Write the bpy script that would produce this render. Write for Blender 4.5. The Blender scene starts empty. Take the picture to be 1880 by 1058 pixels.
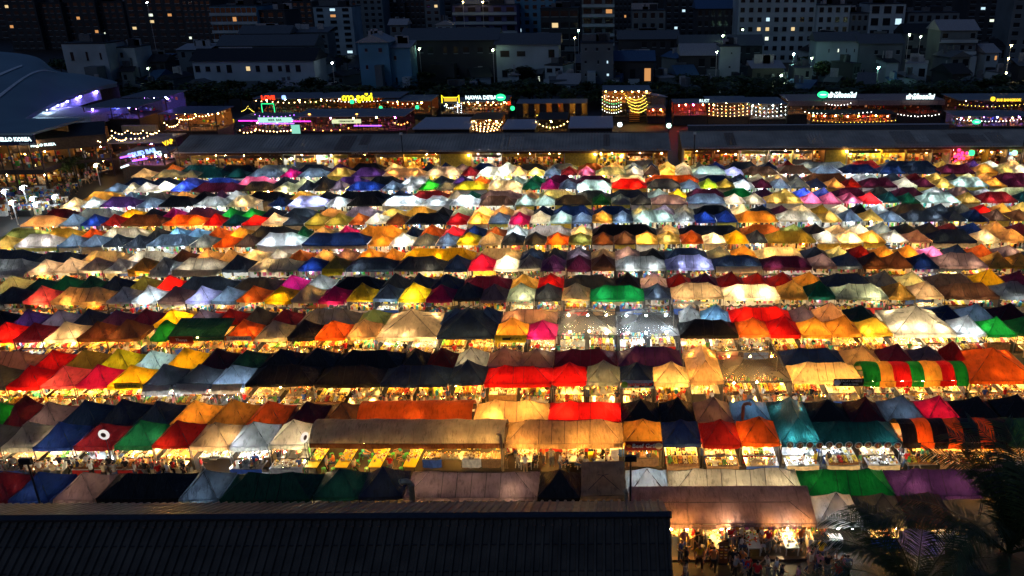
import bpy, bmesh, math, random
from mathutils import Vector, Matrix, noise
random.seed(7)
R = random.Random(11)
sc = bpy.context.scene
COL = sc.collection
rad = math.radians

# ---------------------------------------------------------------- camera
F, CX, CY, TH, HC = 1500.0, 1110.0, 529.0, rad(21.1), 35.7
ROLL = rad(-0.33)
CM = Matrix.Rotation(math.pi / 2 - TH, 3, 'X') @ Matrix.Rotation(ROLL, 3, 'Z')
CP = Vector((0, 0, HC))
cam = bpy.data.cameras.new('camera')
cam.sensor_width = 36
cam.lens = F / 1880 * 36
cam.shift_x = -(CX - 940) / 1880
cam.clip_end = 6000
co = bpy.data.objects.new('camera', cam)
co.matrix_world = Matrix.Translation(CP) @ CM.to_4x4()
COL.objects.link(co)
sc.camera = co

def proj(p):
    v = CM.transposed() @ (Vector(p) - CP)
    return CX - F * v.x / v.z, CY + F * v.y / v.z
def ray(x, y):
    return CM @ Vector(((x - CX) / F, -(y - CY) / F, -1))
def W(x, y, D):                       # the point seen at (x, y) that stands at distance D
    d = ray(x, y)
    return CP + d * (D / d.y)
def G(x, y, z=0.0):                   # the point seen at (x, y) that lies at height z
    d = ray(x, y)
    return CP + d * ((z - HC) / d.z)
def XA(x, D, z):
    X = 0.0
    for _ in range(4):
        X = W(x, proj((X, D, z))[1], D).x
    return X

# ---------------------------------------------------------------- materials
def mat(name):
    m = bpy.data.materials.new(name)
    m.use_nodes = True
    nt = m.node_tree
    nt.nodes.clear()
    out = nt.nodes.new('ShaderNodeOutputMaterial')
    return m, nt, out
def N(nt, t, **kw):
    n = nt.nodes.new(t)
    for k, v in kw.items():
        if k in n.inputs: n.inputs[k].default_value = v
        else: setattr(n, k, v)
    return n
_mc = {}
def c4(c): return (c[0], c[1], c[2], 1)
def paint(name, c, rough=0.6, metal=0.0, var=0.25, scale=3.0, spec=0.4, bump=0.0):
    if name in _mc: return _mc[name]
    m, nt, out = mat(name)
    b = N(nt, 'ShaderNodeBsdfPrincipled', Roughness=rough, Metallic=metal)
    b.inputs['Specular IOR Level'].default_value = spec
    tc = N(nt, 'ShaderNodeTexCoord')
    no = N(nt, 'ShaderNodeTexNoise', Scale=scale, Detail=5.0)
    nt.links.new(tc.outputs['Object'], no.inputs['Vector'])
    mr = N(nt, 'ShaderNodeMapRange')
    mr.inputs['From Min'].default_value = 0.3; mr.inputs['From Max'].default_value = 0.7
    mr.inputs['To Min'].default_value = 1 - var; mr.inputs['To Max'].default_value = 1 + var
    nt.links.new(no.outputs['Fac'], mr.inputs['Value'])
    hs = N(nt, 'ShaderNodeHueSaturation', Color=c4(c))
    nt.links.new(mr.outputs['Result'], hs.inputs['Value'])
    nt.links.new(hs.outputs['Color'], b.inputs['Base Color'])
    if bump:
        bp = N(nt, 'ShaderNodeBump', Strength=bump)
        nt.links.new(no.outputs['Fac'], bp.inputs['Height'])
        nt.links.new(bp.outputs['Normal'], b.inputs['Normal'])
    nt.links.new(b.outputs[0], out.inputs[0])
    _mc[name] = m
    return m
def glow(name, c, s):
    if name in _mc: return _mc[name]
    m, nt, out = mat(name)
    e = N(nt, 'ShaderNodeEmission', Color=c4(c), Strength=s)
    nt.links.new(e.outputs[0], out.inputs[0])
    _mc[name] = m
    return m

# canopy cloth: name, colour, share of light let through
CLOTH = {
 'k': ('black', (.010, .010, .012), .2), 'n': ('navy', (.010, .022, .075), .3), 'b': ('blue', (.012, .035, .22), .35),
 'u': ('bright blue', (.05, .10, .75), .5), 's': ('steel blue', (.14, .19, .26), .38), 'd': ('slate', (.040, .048, .062), .3),
 'c': ('sky blue', (.16, .33, .50), .45), 'l': ('lilac', (.42, .40, .72), .5), 'w': ('white', (.74, .76, .74), .5),
 'g': ('grey', (.38, .37, .34), .42), 'i': ('pale mint', (.40, .52, .43), .5), 'a': ('tan', (.55, .39, .23), .45),
 'e': ('cream', (.76, .63, .42), .5), 'x': ('beige', (.62, .48, .38), .45), 'o': ('orange', (.72, .13, .012), .28),
 'q': ('amber', (.80, .42, .07), .36), 'y': ('yellow', (.80, .56, .015), .4), 'v': ('olive', (.28, .25, .045), .4),
 'h': ('brown', (.12, .055, .03), .3), 'r': ('red', (.62, .010, .012), .34), 'f': ('dark red', (.22, .010, .010), .4),
 'm': ('maroon', (.085, .008, .022), .35), 'p': ('purple', (.075, .025, .12), .35), 'z': ('mauve', (.25, .17, .20), .38),
 'j': ('pink', (.78, .12, .22), .45), 'M': ('magenta', (.48, .010, .12), .32), 'G': ('green', (.006, .20, .035), .4),
 'D': ('dark green', (.006, .085, .04), .35), 't': ('teal', (.005, .040, .040), .3), 'L': ('lime', (.45, .55, .02), .45),
}
def cloth(c):
    name, colr, tr = CLOTH[c]
    key = 'cloth ' + name
    if key in _mc: return _mc[key]
    m, nt, out = mat(key)
    oi = N(nt, 'ShaderNodeObjectInfo')
    tc = N(nt, 'ShaderNodeTexCoord')
    no = N(nt, 'ShaderNodeTexNoise', Scale=1.3, Detail=4.0)
    no.noise_dimensions = '4D'
    nt.links.new(tc.outputs['Object'], no.inputs['Vector'])
    mu = N(nt, 'ShaderNodeMath', operation='MULTIPLY'); mu.inputs[1].default_value = 40
    nt.links.new(oi.outputs['Random'], mu.inputs[0])
    nt.links.new(mu.outputs[0], no.inputs['W'])
    mr = N(nt, 'ShaderNodeMapRange')
    mr.inputs['From Min'].default_value = .32; mr.inputs['From Max'].default_value = .62
    mr.inputs['To Min'].default_value = .74; mr.inputs['To Max'].default_value = 1.1
    nt.links.new(no.outputs['Fac'], mr.inputs['Value'])
    r2 = N(nt, 'ShaderNodeMapRange')
    r2.inputs['To Min'].default_value = .8; r2.inputs['To Max'].default_value = 1.2
    nt.links.new(oi.outputs['Random'], r2.inputs['Value'])
    m2 = N(nt, 'ShaderNodeMath', operation='MULTIPLY')
    nt.links.new(mr.outputs[0], m2.inputs[0]); nt.links.new(r2.outputs[0], m2.inputs[1])
    hs = N(nt, 'ShaderNodeHueSaturation', Color=c4(colr))
    st = N(nt, 'ShaderNodeTexNoise', Scale=3.2, Detail=7.0, Roughness=.65)
    sm_ = N(nt, 'ShaderNodeMapping'); sm_.inputs['Scale'].default_value = (1.6, .35, .6)
    nt.links.new(tc.outputs['Object'], sm_.inputs[0]); nt.links.new(sm_.outputs[0], st.inputs['Vector'])
    sr = N(nt, 'ShaderNodeMapRange')
    sr.inputs['From Min'].default_value = .34; sr.inputs['From Max'].default_value = .46; sr.inputs['To Min'].default_value = .6; sr.inputs['To Max'].default_value = 1.0
    nt.links.new(st.outputs['Fac'], sr.inputs['Value'])
    m3 = N(nt, 'ShaderNodeMath', operation='MULTIPLY')
    nt.links.new(m2.outputs[0], m3.inputs[0]); nt.links.new(sr.outputs[0], m3.inputs[1])
    nt.links.new(m3.outputs[0], hs.inputs['Value'])
    n2 = N(nt, 'ShaderNodeTexNoise', Scale=1.7, Detail=5.0, Distortion=.8)
    mp = N(nt, 'ShaderNodeMapping'); mp.inputs['Scale'].default_value = (2.5, .8, .8)
    nt.links.new(tc.outputs['Object'], mp.inputs[0]); nt.links.new(mp.outputs[0], n2.inputs['Vector'])
    bp = N(nt, 'ShaderNodeBump', Strength=.85, Distance=.16)
    nt.links.new(n2.outputs['Fac'], bp.inputs['Height'])
    b = N(nt, 'ShaderNodeBsdfPrincipled', Roughness=.48)
    b.inputs['Specular IOR Level'].default_value = .35
    t = N(nt, 'ShaderNodeBsdfTranslucent')
    mx = N(nt, 'ShaderNodeMixShader', Fac=tr)
    for q in (b.inputs['Base Color'], t.inputs['Color']): nt.links.new(hs.outputs[0], q)
    nt.links.new(bp.outputs[0], b.inputs['Normal']); nt.links.new(bp.outputs[0], t.inputs['Normal'])
    nt.links.new(b.outputs[0], mx.inputs[1]); nt.links.new(t.outputs[0], mx.inputs[2])
    nt.links.new(mx.outputs[0], out.inputs[0])
    _mc[key] = m
    return m
def clear_film():
    if 'clear film' in _mc: return _mc['clear film']
    m, nt, out = mat('clear film')
    tr = N(nt, 'ShaderNodeBsdfTransparent', Color=(.82, .84, .84, 1))
    t2 = N(nt, 'ShaderNodeBsdfTranslucent', Color=(.8, .8, .78, 1))
    g = N(nt, 'ShaderNodeBsdfPrincipled', Roughness=.3); g.inputs['Base Color'].default_value = (.6, .6, .58, 1)
    no = N(nt, 'ShaderNodeTexNoise', Scale=1.5, Detail=5.0)
    mr = N(nt, 'ShaderNodeMapRange')
    mr.inputs['From Min'].default_value = .35; mr.inputs['From Max'].default_value = .7
    mr.inputs['To Min'].default_value = .08; mr.inputs['To Max'].default_value = .42
    nt.links.new(no.outputs['Fac'], mr.inputs['Value'])
    a = N(nt, 'ShaderNodeMixShader', Fac=.5); b = N(nt, 'ShaderNodeMixShader')
    nt.links.new(t2.outputs[0], a.inputs[1]); nt.links.new(g.outputs[0], a.inputs[2])
    nt.links.new(mr.outputs[0], b.inputs[0])
    nt.links.new(tr.outputs[0], b.inputs[1]); nt.links.new(a.outputs[0], b.inputs[2])
    nt.links.new(b.outputs[0], out.inputs[0])
    _mc['clear film'] = m
    return m
WARM, AMB, COOL, GRN = (1, .47, .085), (1, .36, .04), (.78, .92, 1), (.72, 1, .70)
LAMP = 2.05
def bulbmat(kind, lv):
    c = {'W': WARM, 'A': AMB, 'C': COOL, 'N': (1, .74, .38)}[kind]
    s = {1: 130, 2: 300, 3: 520, 4: 900}[lv] * LAMP * (.8 if kind == 'C' else 1)
    return glow(f'lamp glow {kind}{lv}', c, s)
STEEL = paint('dark steel', (.05, .05, .055), .4, .6)
WHITEP = paint('white painted metal', (.7, .7, .68), .4)
TIMBER = paint('table wood', (.35, .2, .09), .5, scale=6)
SHEETW = paint('white back sheet', (.7, .68, .62), .8, var=.15)
SHEETS = [SHEETW, paint('cream back sheet', (.62, .48, .28), .8), paint('grey back sheet', (.3, .3, .3), .8), paint('brown back sheet', (.2, .1, .05), .8),
          paint('blue back sheet', (.1, .16, .4), .8), paint('yellow back sheet', (.8, .6, .1), .8), paint('dark back sheet', (.05, .04, .04), .8)]
PAL = [paint('wares white', (.78, .78, .74), .5), paint('wares cream', (.75, .6, .35), .5), paint('wares yellow', (.8, .6, .06), .45),
       paint('wares orange', (.75, .25, .03), .45), paint('wares red', (.6, .03, .03), .4), paint('wares green', (.1, .4, .06), .45),
       paint('wares blue', (.06, .15, .55), .4), paint('wares brown', (.22, .1, .04), .6), paint('wares black', (.02, .02, .02), .4),
       paint('wares pink', (.8, .2, .4), .5), paint('wares steel', (.6, .6, .6), .25, .9), paint('wares teal', (.05, .4, .38), .5)]

# ---------------------------------------------------------------- mesh building
class MB:
    def __init__(s): s.v, s.f, s.m = [], [], []
    def add(s, vs, fs, mi=0):
        o = len(s.v)
        s.v += [tuple(p) for p in vs]
        for f in fs: s.f.append(tuple(i + o for i in f)); s.m.append(mi)
    def box(s, c, d, mi=0, rz=0.0, taper=1.0):
        x, y, z = d[0] / 2, d[1] / 2, d[2] / 2
        ca, sa = math.cos(rz), math.sin(rz)
        vs = []
        for k, q in ((-1, 1.0), (1, taper)):
            for a, b in ((-1, -1), (1, -1), (1, 1), (-1, 1)):
                px, py = a * x * q, b * y * q
                vs.append((c[0] + px * ca - py * sa, c[1] + px * sa + py * ca, c[2] + k * z))
        s.add(vs, [(3, 2, 1, 0), (4, 5, 6, 7), (0, 1, 5, 4), (1, 2, 6, 5), (2, 3, 7, 6), (3, 0, 4, 7)], mi)
    def bb(s, a, b, mi=0):
        s.box([(a[i] + b[i]) / 2 for i in range(3)], [abs(b[i] - a[i]) for i in range(3)], mi)
    def tube(s, pts, r, n=6, mi=0, cap=True):
        pts = [Vector(p) for p in pts]
        rs = r if isinstance(r, (list, tuple)) else [r] * len(pts)
        vs, fs = [], []
        for i, p in enumerate(pts):
            t = (pts[min(i + 1, len(pts) - 1)] - pts[max(i - 1, 0)]).normalized()
            a = t.orthogonal().normalized() if abs(t.z) < .98 else Vector((1, 0, 0))
            if abs(t.z) < .98: a = t.cross(Vector((0, 0, 1))).normalized()
            b = t.cross(a)
            for k in range(n):
                an = 2 * math.pi * k / n + math.pi / 4
                vs.append(p + (a * math.cos(an) + b * math.sin(an)) * rs[i])
        for i in range(len(pts) - 1):
            for k in range(n):
                fs.append((i * n + k, i * n + (k + 1) % n, (i + 1) * n + (k + 1) % n, (i + 1) * n + k))
        if cap:
            fs.append(tuple(range(n))[::-1]); fs.append(tuple((len(pts) - 1) * n + k for k in range(n)))
        s.add(vs, fs, mi)
    def lathe(s, c, prof, n=8, mi=0):
        vs, fs = [], []
        for (r, z) in prof:
            for k in range(n):
                a = 2 * math.pi * k / n
                vs.append((c[0] + r * math.cos(a), c[1] + r * math.sin(a), c[2] + z))
        for i in range(len(prof) - 1):
            for k in range(n):
                fs.append((i * n + k, i * n + (k + 1) % n, (i + 1) * n + (k + 1) % n, (i + 1) * n + k))
        fs.append(tuple(range(n))[::-1]); fs.append(tuple((len(prof) - 1) * n + k for k in range(n)))
        s.add(vs, fs, mi)
    def ball(s, c, r, mi=0, sz=1.0):
        p = [(0, 0, -1), (.89, 0, -.45), (.28, .85, -.45), (-.72, .53, -.45), (-.72, -.53, -.45), (.28, -.85, -.45),
             (.72, .53, .45), (-.28, .85, .45), (-.89, 0, .45), (-.28, -.85, .45), (.72, -.53, .45), (0, 0, 1)]
        f = [(0, 2, 1), (0, 3, 2), (0, 4, 3), (0, 5, 4), (0, 1, 5), (1, 2, 6), (2, 3, 7), (3, 4, 8), (4, 5, 9), (5, 1, 10),
             (6, 2, 7), (7, 3, 8), (8, 4, 9), (9, 5, 10), (10, 1, 6), (6, 7, 11), (7, 8, 11), (8, 9, 11), (9, 10, 11), (10, 6, 11)]
        s.add([(c[0] + q[0] * r, c[1] + q[1] * r, c[2] + q[2] * r * sz) for q in p], f, mi)
    def quad(s, a, b, c, d, mi=0): s.add([a, b, c, d], [(0, 1, 2, 3)], mi)
    def data(s, name, mats, smooth=False, sharp=None):
        me = bpy.data.meshes.new(name)
        me.from_pydata(s.v, [], s.f)
        for m in (mats if isinstance(mats, (list, tuple)) else [mats]): me.materials.append(m)
        me.polygons.foreach_set('material_index', s.m)
        if smooth:
            me.polygons.foreach_set('use_smooth', [True] * len(me.polygons))
            if sharp: me.set_sharp_from_angle(angle=rad(sharp))
        me.update()
        return me
    def build(s, name, mats, parent=None, loc=None, smooth=False, sharp=None):
        return link(name, s.data(name, mats, smooth, sharp), parent, loc)
def link(name, data, parent=None, loc=None, rz=None):
    o = bpy.data.objects.new(name, data)
    COL.objects.link(o)
    if parent is not None: o.parent = parent
    if loc is not None: o.location = loc
    if rz is not None: o.rotation_euler.z = rz
    return o
LABELS = {}
def tag(o, label, cat, group=None, kind=None):
    lab = ' '.join(label.split())
    if len(lab.split()) > 16: print('LONG', lab)
    LABELS[lab] = LABELS.get(lab, 0) + 1
    o['label'] = lab; o['category'] = cat
    if group: o['group'] = group
    if kind: o['kind'] = kind
    return o
def free(label): return ' '.join(label.split()) not in LABELS
def thing(name, label, cat, loc=(0, 0, 0), rz=0.0, group=None):
    o = link(name, None, None, loc, rz)
    o.empty_display_size = .3
    return tag(o, label, cat, group)
KIDS = {}
def kids(o): return list(o.children)
def dup(src, loc, rz, label, group=None, scale=None):
    r = src.copy(); COL.objects.link(r)
    r.location = loc; r.rotation_euler = (0, 0, rz)
    if scale: r.scale = scale
    tag(r, label, src['category'], group or src.get('group'))
    for ch in KIDS.setdefault(src.name, kids(src)):
        c = ch.copy(); COL.objects.link(c); c.parent = r
        for g in KIDS.setdefault(ch.name, kids(ch)):
            d = g.copy(); COL.objects.link(d); d.parent = c
    return r
def structure(name, mb, m, **kw):
    o = mb.build(name, m, **kw)
    o['kind'] = 'structure'
    return o
ORD = ['', 'first', 'second', 'third', 'fourth', 'fifth', 'sixth', 'seventh', 'eighth', 'ninth', 'tenth', 'eleventh', 'twelfth', 'thirteenth']
def nth(i): return ORD[i] if i < len(ORD) else f'{i}th'

# ---------------------------------------------------------------- ground
g = MB(); g.quad((-2500, -60, 0), (2500, -60, 0), (2500, 4500, 0), (-2500, 4500, 0))
def ground_mat():
    m, nt, out = mat('asphalt ground')
    tc = N(nt, 'ShaderNodeTexCoord')
    a = N(nt, 'ShaderNodeTexNoise', Scale=.35, Detail=6.0); b = N(nt, 'ShaderNodeTexNoise', Scale=9.0, Detail=4.0)
    nt.links.new(tc.outputs['Object'], a.inputs['Vector']); nt.links.new(tc.outputs['Object'], b.inputs['Vector'])
    cr = N(nt, 'ShaderNodeValToRGB')
    cr.color_ramp.elements[0].position = .35; cr.color_ramp.elements[0].color = (.007, .0065, .006, 1)
    cr.color_ramp.elements[1].position = .68; cr.color_ramp.elements[1].color = (.028, .025, .022, 1)
    nt.links.new(a.outputs['Fac'], cr.inputs[0])
    mx = N(nt, 'ShaderNodeMixRGB', blend_type='MULTIPLY', Fac=.6)
    nt.links.new(cr.outputs[0], mx.inputs[1]); nt.links.new(b.outputs['Fac'], mx.inputs[2])
    p = N(nt, 'ShaderNodeBsdfPrincipled', Roughness=.55)
    nt.links.new(mx.outputs[0], p.inputs['Base Color'])
    nt.links.new(p.outputs[0], out.inputs[0])
    return m
structure('ground', g, ground_mat())

# ---------------------------------------------------------------- world, sun
w = bpy.data.worlds.new('World'); sc.world = w; w.use_nodes = True
nt = w.node_tree; bg = nt.nodes['Background']
sky = nt.nodes.new('ShaderNodeTexSky'); sky.sky_type = 'NISHITA'; sky.sun_disc = False
sky.sun_elevation = rad(1.6); sky.sun_rotation = rad(200); sky.ozone_density = 6; sky.air_density = 1.2
hs = nt.nodes.new('ShaderNodeHueSaturation'); hs.inputs['Saturation'].default_value = .85
nt.links.new(sky.outputs[0], hs.inputs['Color']); nt.links.new(hs.outputs[0], bg.inputs[0]); bg.inputs[1].default_value = .12
sun = bpy.data.lights.new('sun', 'SUN'); sun.energy = .13; sun.angle = rad(10); sun.color = (.6, .75, 1)
so = link('sun', sun); so.rotation_euler = (rad(38), rad(-35), 0)
sc.view_settings.view_transform = 'Standard'; sc.view_settings.look = 'None'
sc.view_settings.exposure = .22; sc.view_settings.gamma = 1
sc.cycles.use_denoising = True
sc.cycles.max_bounces = 6; sc.cycles.diffuse_bounces = 2; sc.cycles.transmission_bounces = 3; sc.cycles.transparent_max_bounces = 6
sc.cycles.sample_clamp_indirect = 4
sc.cycles.use_light_tree = True

# ---------------------------------------------------------------- tent canopies
D0, PITCH, TD, EAVE = 53.9, 9.92, 3.1, 2.2
def rowD(k): return D0 + PITCH * (k - 1)
def canopy_mb(mb, x0, x1, y0, y1, ez, rise, shape, seed, mis=(0,), n=None, sag=1.0):
    Wd, Dp = x1 - x0, y1 - y0
    m_ = min(Wd, Dp) / 2
    step = .4 if n is None else n
    nx, ny = max(4, int(round(Wd / step / 2)) * 2), max(4, int(round(Dp / step / 2)) * 2)
    # grid lines so that hip corners fall on cell corners
    def h(x, y):
        ex, ey = Wd / 2 - abs(x), Dp / 2 - abs(y)
        if shape == 'B':
            v = abs(y) / (Dp / 2)
            hh = rise * (1 - v ** 2.4)
            return hh
        if shape == 'S':
            return rise * (y / Dp + .5)
        t = max(0, min(ex, ey) / m_)
        f = t * (.72 + .28 * t)
        hh = rise * f
        if Wd > Dp * 1.35:
            rl = Wd / 2 - m_
            q = min(1, abs(x) / rl) if rl > 0 else 1
            hh *= 1 - .13 * sag * (1 - q * q) * t
        hh -= .07 * sag * (1 - (2 * x / Wd) ** 2) * (1 - t) * (1 - t) + .05 * sag * (1 - (2 * y / Dp) ** 2) * (1 - t) ** 2
        return hh
    vs = []
    for j in range(ny + 1):
        for i in range(nx + 1):
            x, y = Wd * (i / nx - .5), Dp * (j / ny - .5)
            z = ez + h(x, y)
            edge = i in (0, nx) or j in (0, ny)
            z += (0 if edge else .055) * noise.noise(Vector((x * 1.1 + seed * 7.3, y * 1.1, seed))) * 2
            vs.append(((x0 + x1) / 2 + x, (y0 + y1) / 2 + y, z))
    o = len(mb.v); mb.v += vs
    for j in range(ny):
        for i in range(nx):
            a = j * (nx + 1) + i + o
            q = (a, a + 1, a + nx + 2, a + nx + 1)
            mi = mis[int(i / nx * len(mis))]
            left = (i < nx / 2) == (j < ny / 2)
            if left: mb.f += [(q[0], q[1], q[2]), (q[0], q[2], q[3])]
            else: mb.f += [(q[0], q[1], q[3]), (q[1], q[2], q[3])]
            mb.m += [mi, mi]
def seam_shadow_mb(mb, x0, x1, y0, y1, ez, rise, seed, sag=1.0, r=.022):
    # dark seams along hips and ridge, standing in for frame shadows through the cloth
    t_ = MB(); canopy_mb(t_, x0, x1, y0, y1, ez, rise, 'P', seed, n=.4, sag=sag)
    Wd, Dp = x1 - x0, y1 - y0; m_ = min(Wd, Dp) / 2; rl = max(0, Wd / 2 - m_); rd = max(0, Dp / 2 - m_)
    nx, ny = max(4, int(round(Wd / .4 / 2)) * 2), max(4, int(round(Dp / .4 / 2)) * 2)
    def z(x, y):
        fx, fy = (x / Wd + .5) * nx, (y / Dp + .5) * ny
        i, j = min(nx - 1, max(0, int(fx))), min(ny - 1, max(0, int(fy))); u, v = fx - i, fy - j
        q = [t_.v[(j + b) * (nx + 1) + i + a][2] for b in (0, 1) for a in (0, 1)]
        return (q[0] * (1 - u) + q[1] * u) * (1 - v) + (q[2] * (1 - u) + q[3] * u) * v
    lines = []
    for sx in (-1, 1):
        for sy in (-1, 1): lines.append(((sx * Wd / 2, sy * Dp / 2), (sx * rl, sy * rd)))
    if rl > .3: lines.append(((-rl, 0), (rl, 0)))
    k = int(Wd / 1.5) if rl > .3 else 0
    for i in range(1, k):
        X = -rl + 2 * rl * i / k
        for sy in (-1, 1): lines.append(((X, sy * Dp / 2), (X, 0)))
    for a, b in lines:
        pts = []
        for i in range(7):
            x, y = a[0] + (b[0] - a[0]) * i / 6, a[1] + (b[1] - a[1]) * i / 6
            pts.append((x, y, z(x, y) + .012))
        mb.tube(pts, r, 3, cap=False)
def valance_mb(mb, x0, x1, y0, y1, ez, drop, seed, mi=0, front_only=False, mis=None):
    rr = random.Random(seed)
    sides = [((x0, y0), (x1, y0)), ((x1, y0), (x1, y1)), ((x1, y1), (x0, y1)), ((x0, y1), (x0, y0))]
    if front_only: sides = sides[:1]
    for (a, b) in sides:
        L = math.hypot(b[0] - a[0], b[1] - a[1]); n = max(3, int(L / .35))
        nx_, ny_ = (b[1] - a[1]) / L, -(b[0] - a[0]) / L
        top, bot = [], []
        for i in range(n + 1):
            t = i / n
            w_ = .035 * math.sin(t * 19 + seed) + rr.uniform(-.02, .02)
            sg = .07 * (1 - (2 * t - 1) ** 2)
            X, Y = a[0] + (b[0] - a[0]) * t, a[1] + (b[1] - a[1]) * t
            top.append((X, Y, ez - sg * .9)); bot.append((X + nx_ * (w_ + .03), Y + ny_ * (w_ + .03), ez - sg - drop * rr.uniform(.88, 1.06)))
        for i in range(n):
            mm = mi if mis is None else mis[min(len(mis) - 1, int(i / n * len(mis)))]
            mb.add([top[i], bot[i], bot[i + 1], top[i + 1]], [(0, 1, 2, 3)], mm)
def frame_mb(mb, Wd, Dp, ez, rise, shape, t=.028):
    e = ez - .05
    c = [(-Wd / 2 + .05, -Dp / 2 + .05), (Wd / 2 - .05, -Dp / 2 + .05), (Wd / 2 - .05, Dp / 2 - .05), (-Wd / 2 + .05, Dp / 2 - .05)]
    for i in range(4):
        a, b = c[i], c[(i + 1) % 4]
        mb.tube([(a[0], a[1], e), (b[0], b[1], e)], t, 4)
    m_ = min(Wd, Dp) / 2
    rl = max(0, Wd / 2 - m_)
    top = ez + rise - .10
    if shape == 'B':
        k = max(2, int(Wd / 1.6))
        for i in range(k + 1):
            X = -Wd / 2 + .04 + (Wd - .08) * i / k
            mb.tube([(X, Dp * (v / 2), ez - .04 + rise * (1 - abs(v) ** 2.4) - .04) for v in (-1, -.8, -.5, -.2, .2, .5, .8, 1)], t * .8, 4)
    else:
        for a in c:
            mb.tube([(a[0], a[1], e), ((rl if a[0] > 0 else -rl), 0, top - .06)], t, 4)
        if rl > .2:
            mb.tube([(-rl, 0, top - .1), (rl, 0, top - .1)], t, 4)
            k = int(Wd / 3.0)
            for i in range(1, k + (1 if k > 1 else 0)):
                X = -rl + 2 * rl * i / (k + 0 if k > 1 else 1)
                if abs(X) < rl - .3:
                    for sy in (-1, 1): mb.tube([(X, sy * (Dp / 2 - .05), e), (X, 0, top - .12)], t * .8, 4)
LEG = MB(); LEG.box((0, 0, EAVE / 2 - .03), (.06, .06, EAVE - .06), 0); LEG.box((0, 0, .012), (.14, .14, .02), 0)
LEG = LEG.data('leg', paint('tent leg', (.22, .22, .22), .35, .7))
LEGD = LEG.copy(); LEGD.materials.clear(); LEGD.materials.append(STEEL)
BULBS = {}
def bulb_data(kind, lv, added_shade=False):
    if (kind, lv, added_shade) not in BULBS:
        b = MB(); b.ball((0, 0, 0), .105 if lv < 3 else .125, 0)
        b.tube([(0, 0, .1), (0, 0, .2)], .04, 6, 1)
        b.tube([(0, 0, .2), (0, 0, .75)], .008, 3, 1)
        if added_shade:  # reflector added to throw light down on the goods, off the canopy
            vs = [(q * math.cos(a * .785), q * math.sin(a * .785), z) for q, z in ((.05, .16), (.24, .09)) for a in range(8)]
            b.add(vs, [(a, (a + 1) % 8, 8 + (a + 1) % 8, 8 + a) for a in range(8)], 2)
        BULBS[kind, lv, added_shade] = b.data('light_bulb', [bulbmat(kind, lv), STEEL, WHITEP])
    return BULBS[kind, lv, added_shade]
ROWN = ['bottom', 'second', 'third', 'fourth', 'fifth', 'sixth']
TENTS = []
def parse(s):
    tk = s.split(); out = []
    for i, a in enumerate(tk[:-1]):
        x, c = a.split(','); x1 = tk[i + 1].split(',')[0]
        out.append((float(x), float(x1), c))
    return out
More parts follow.
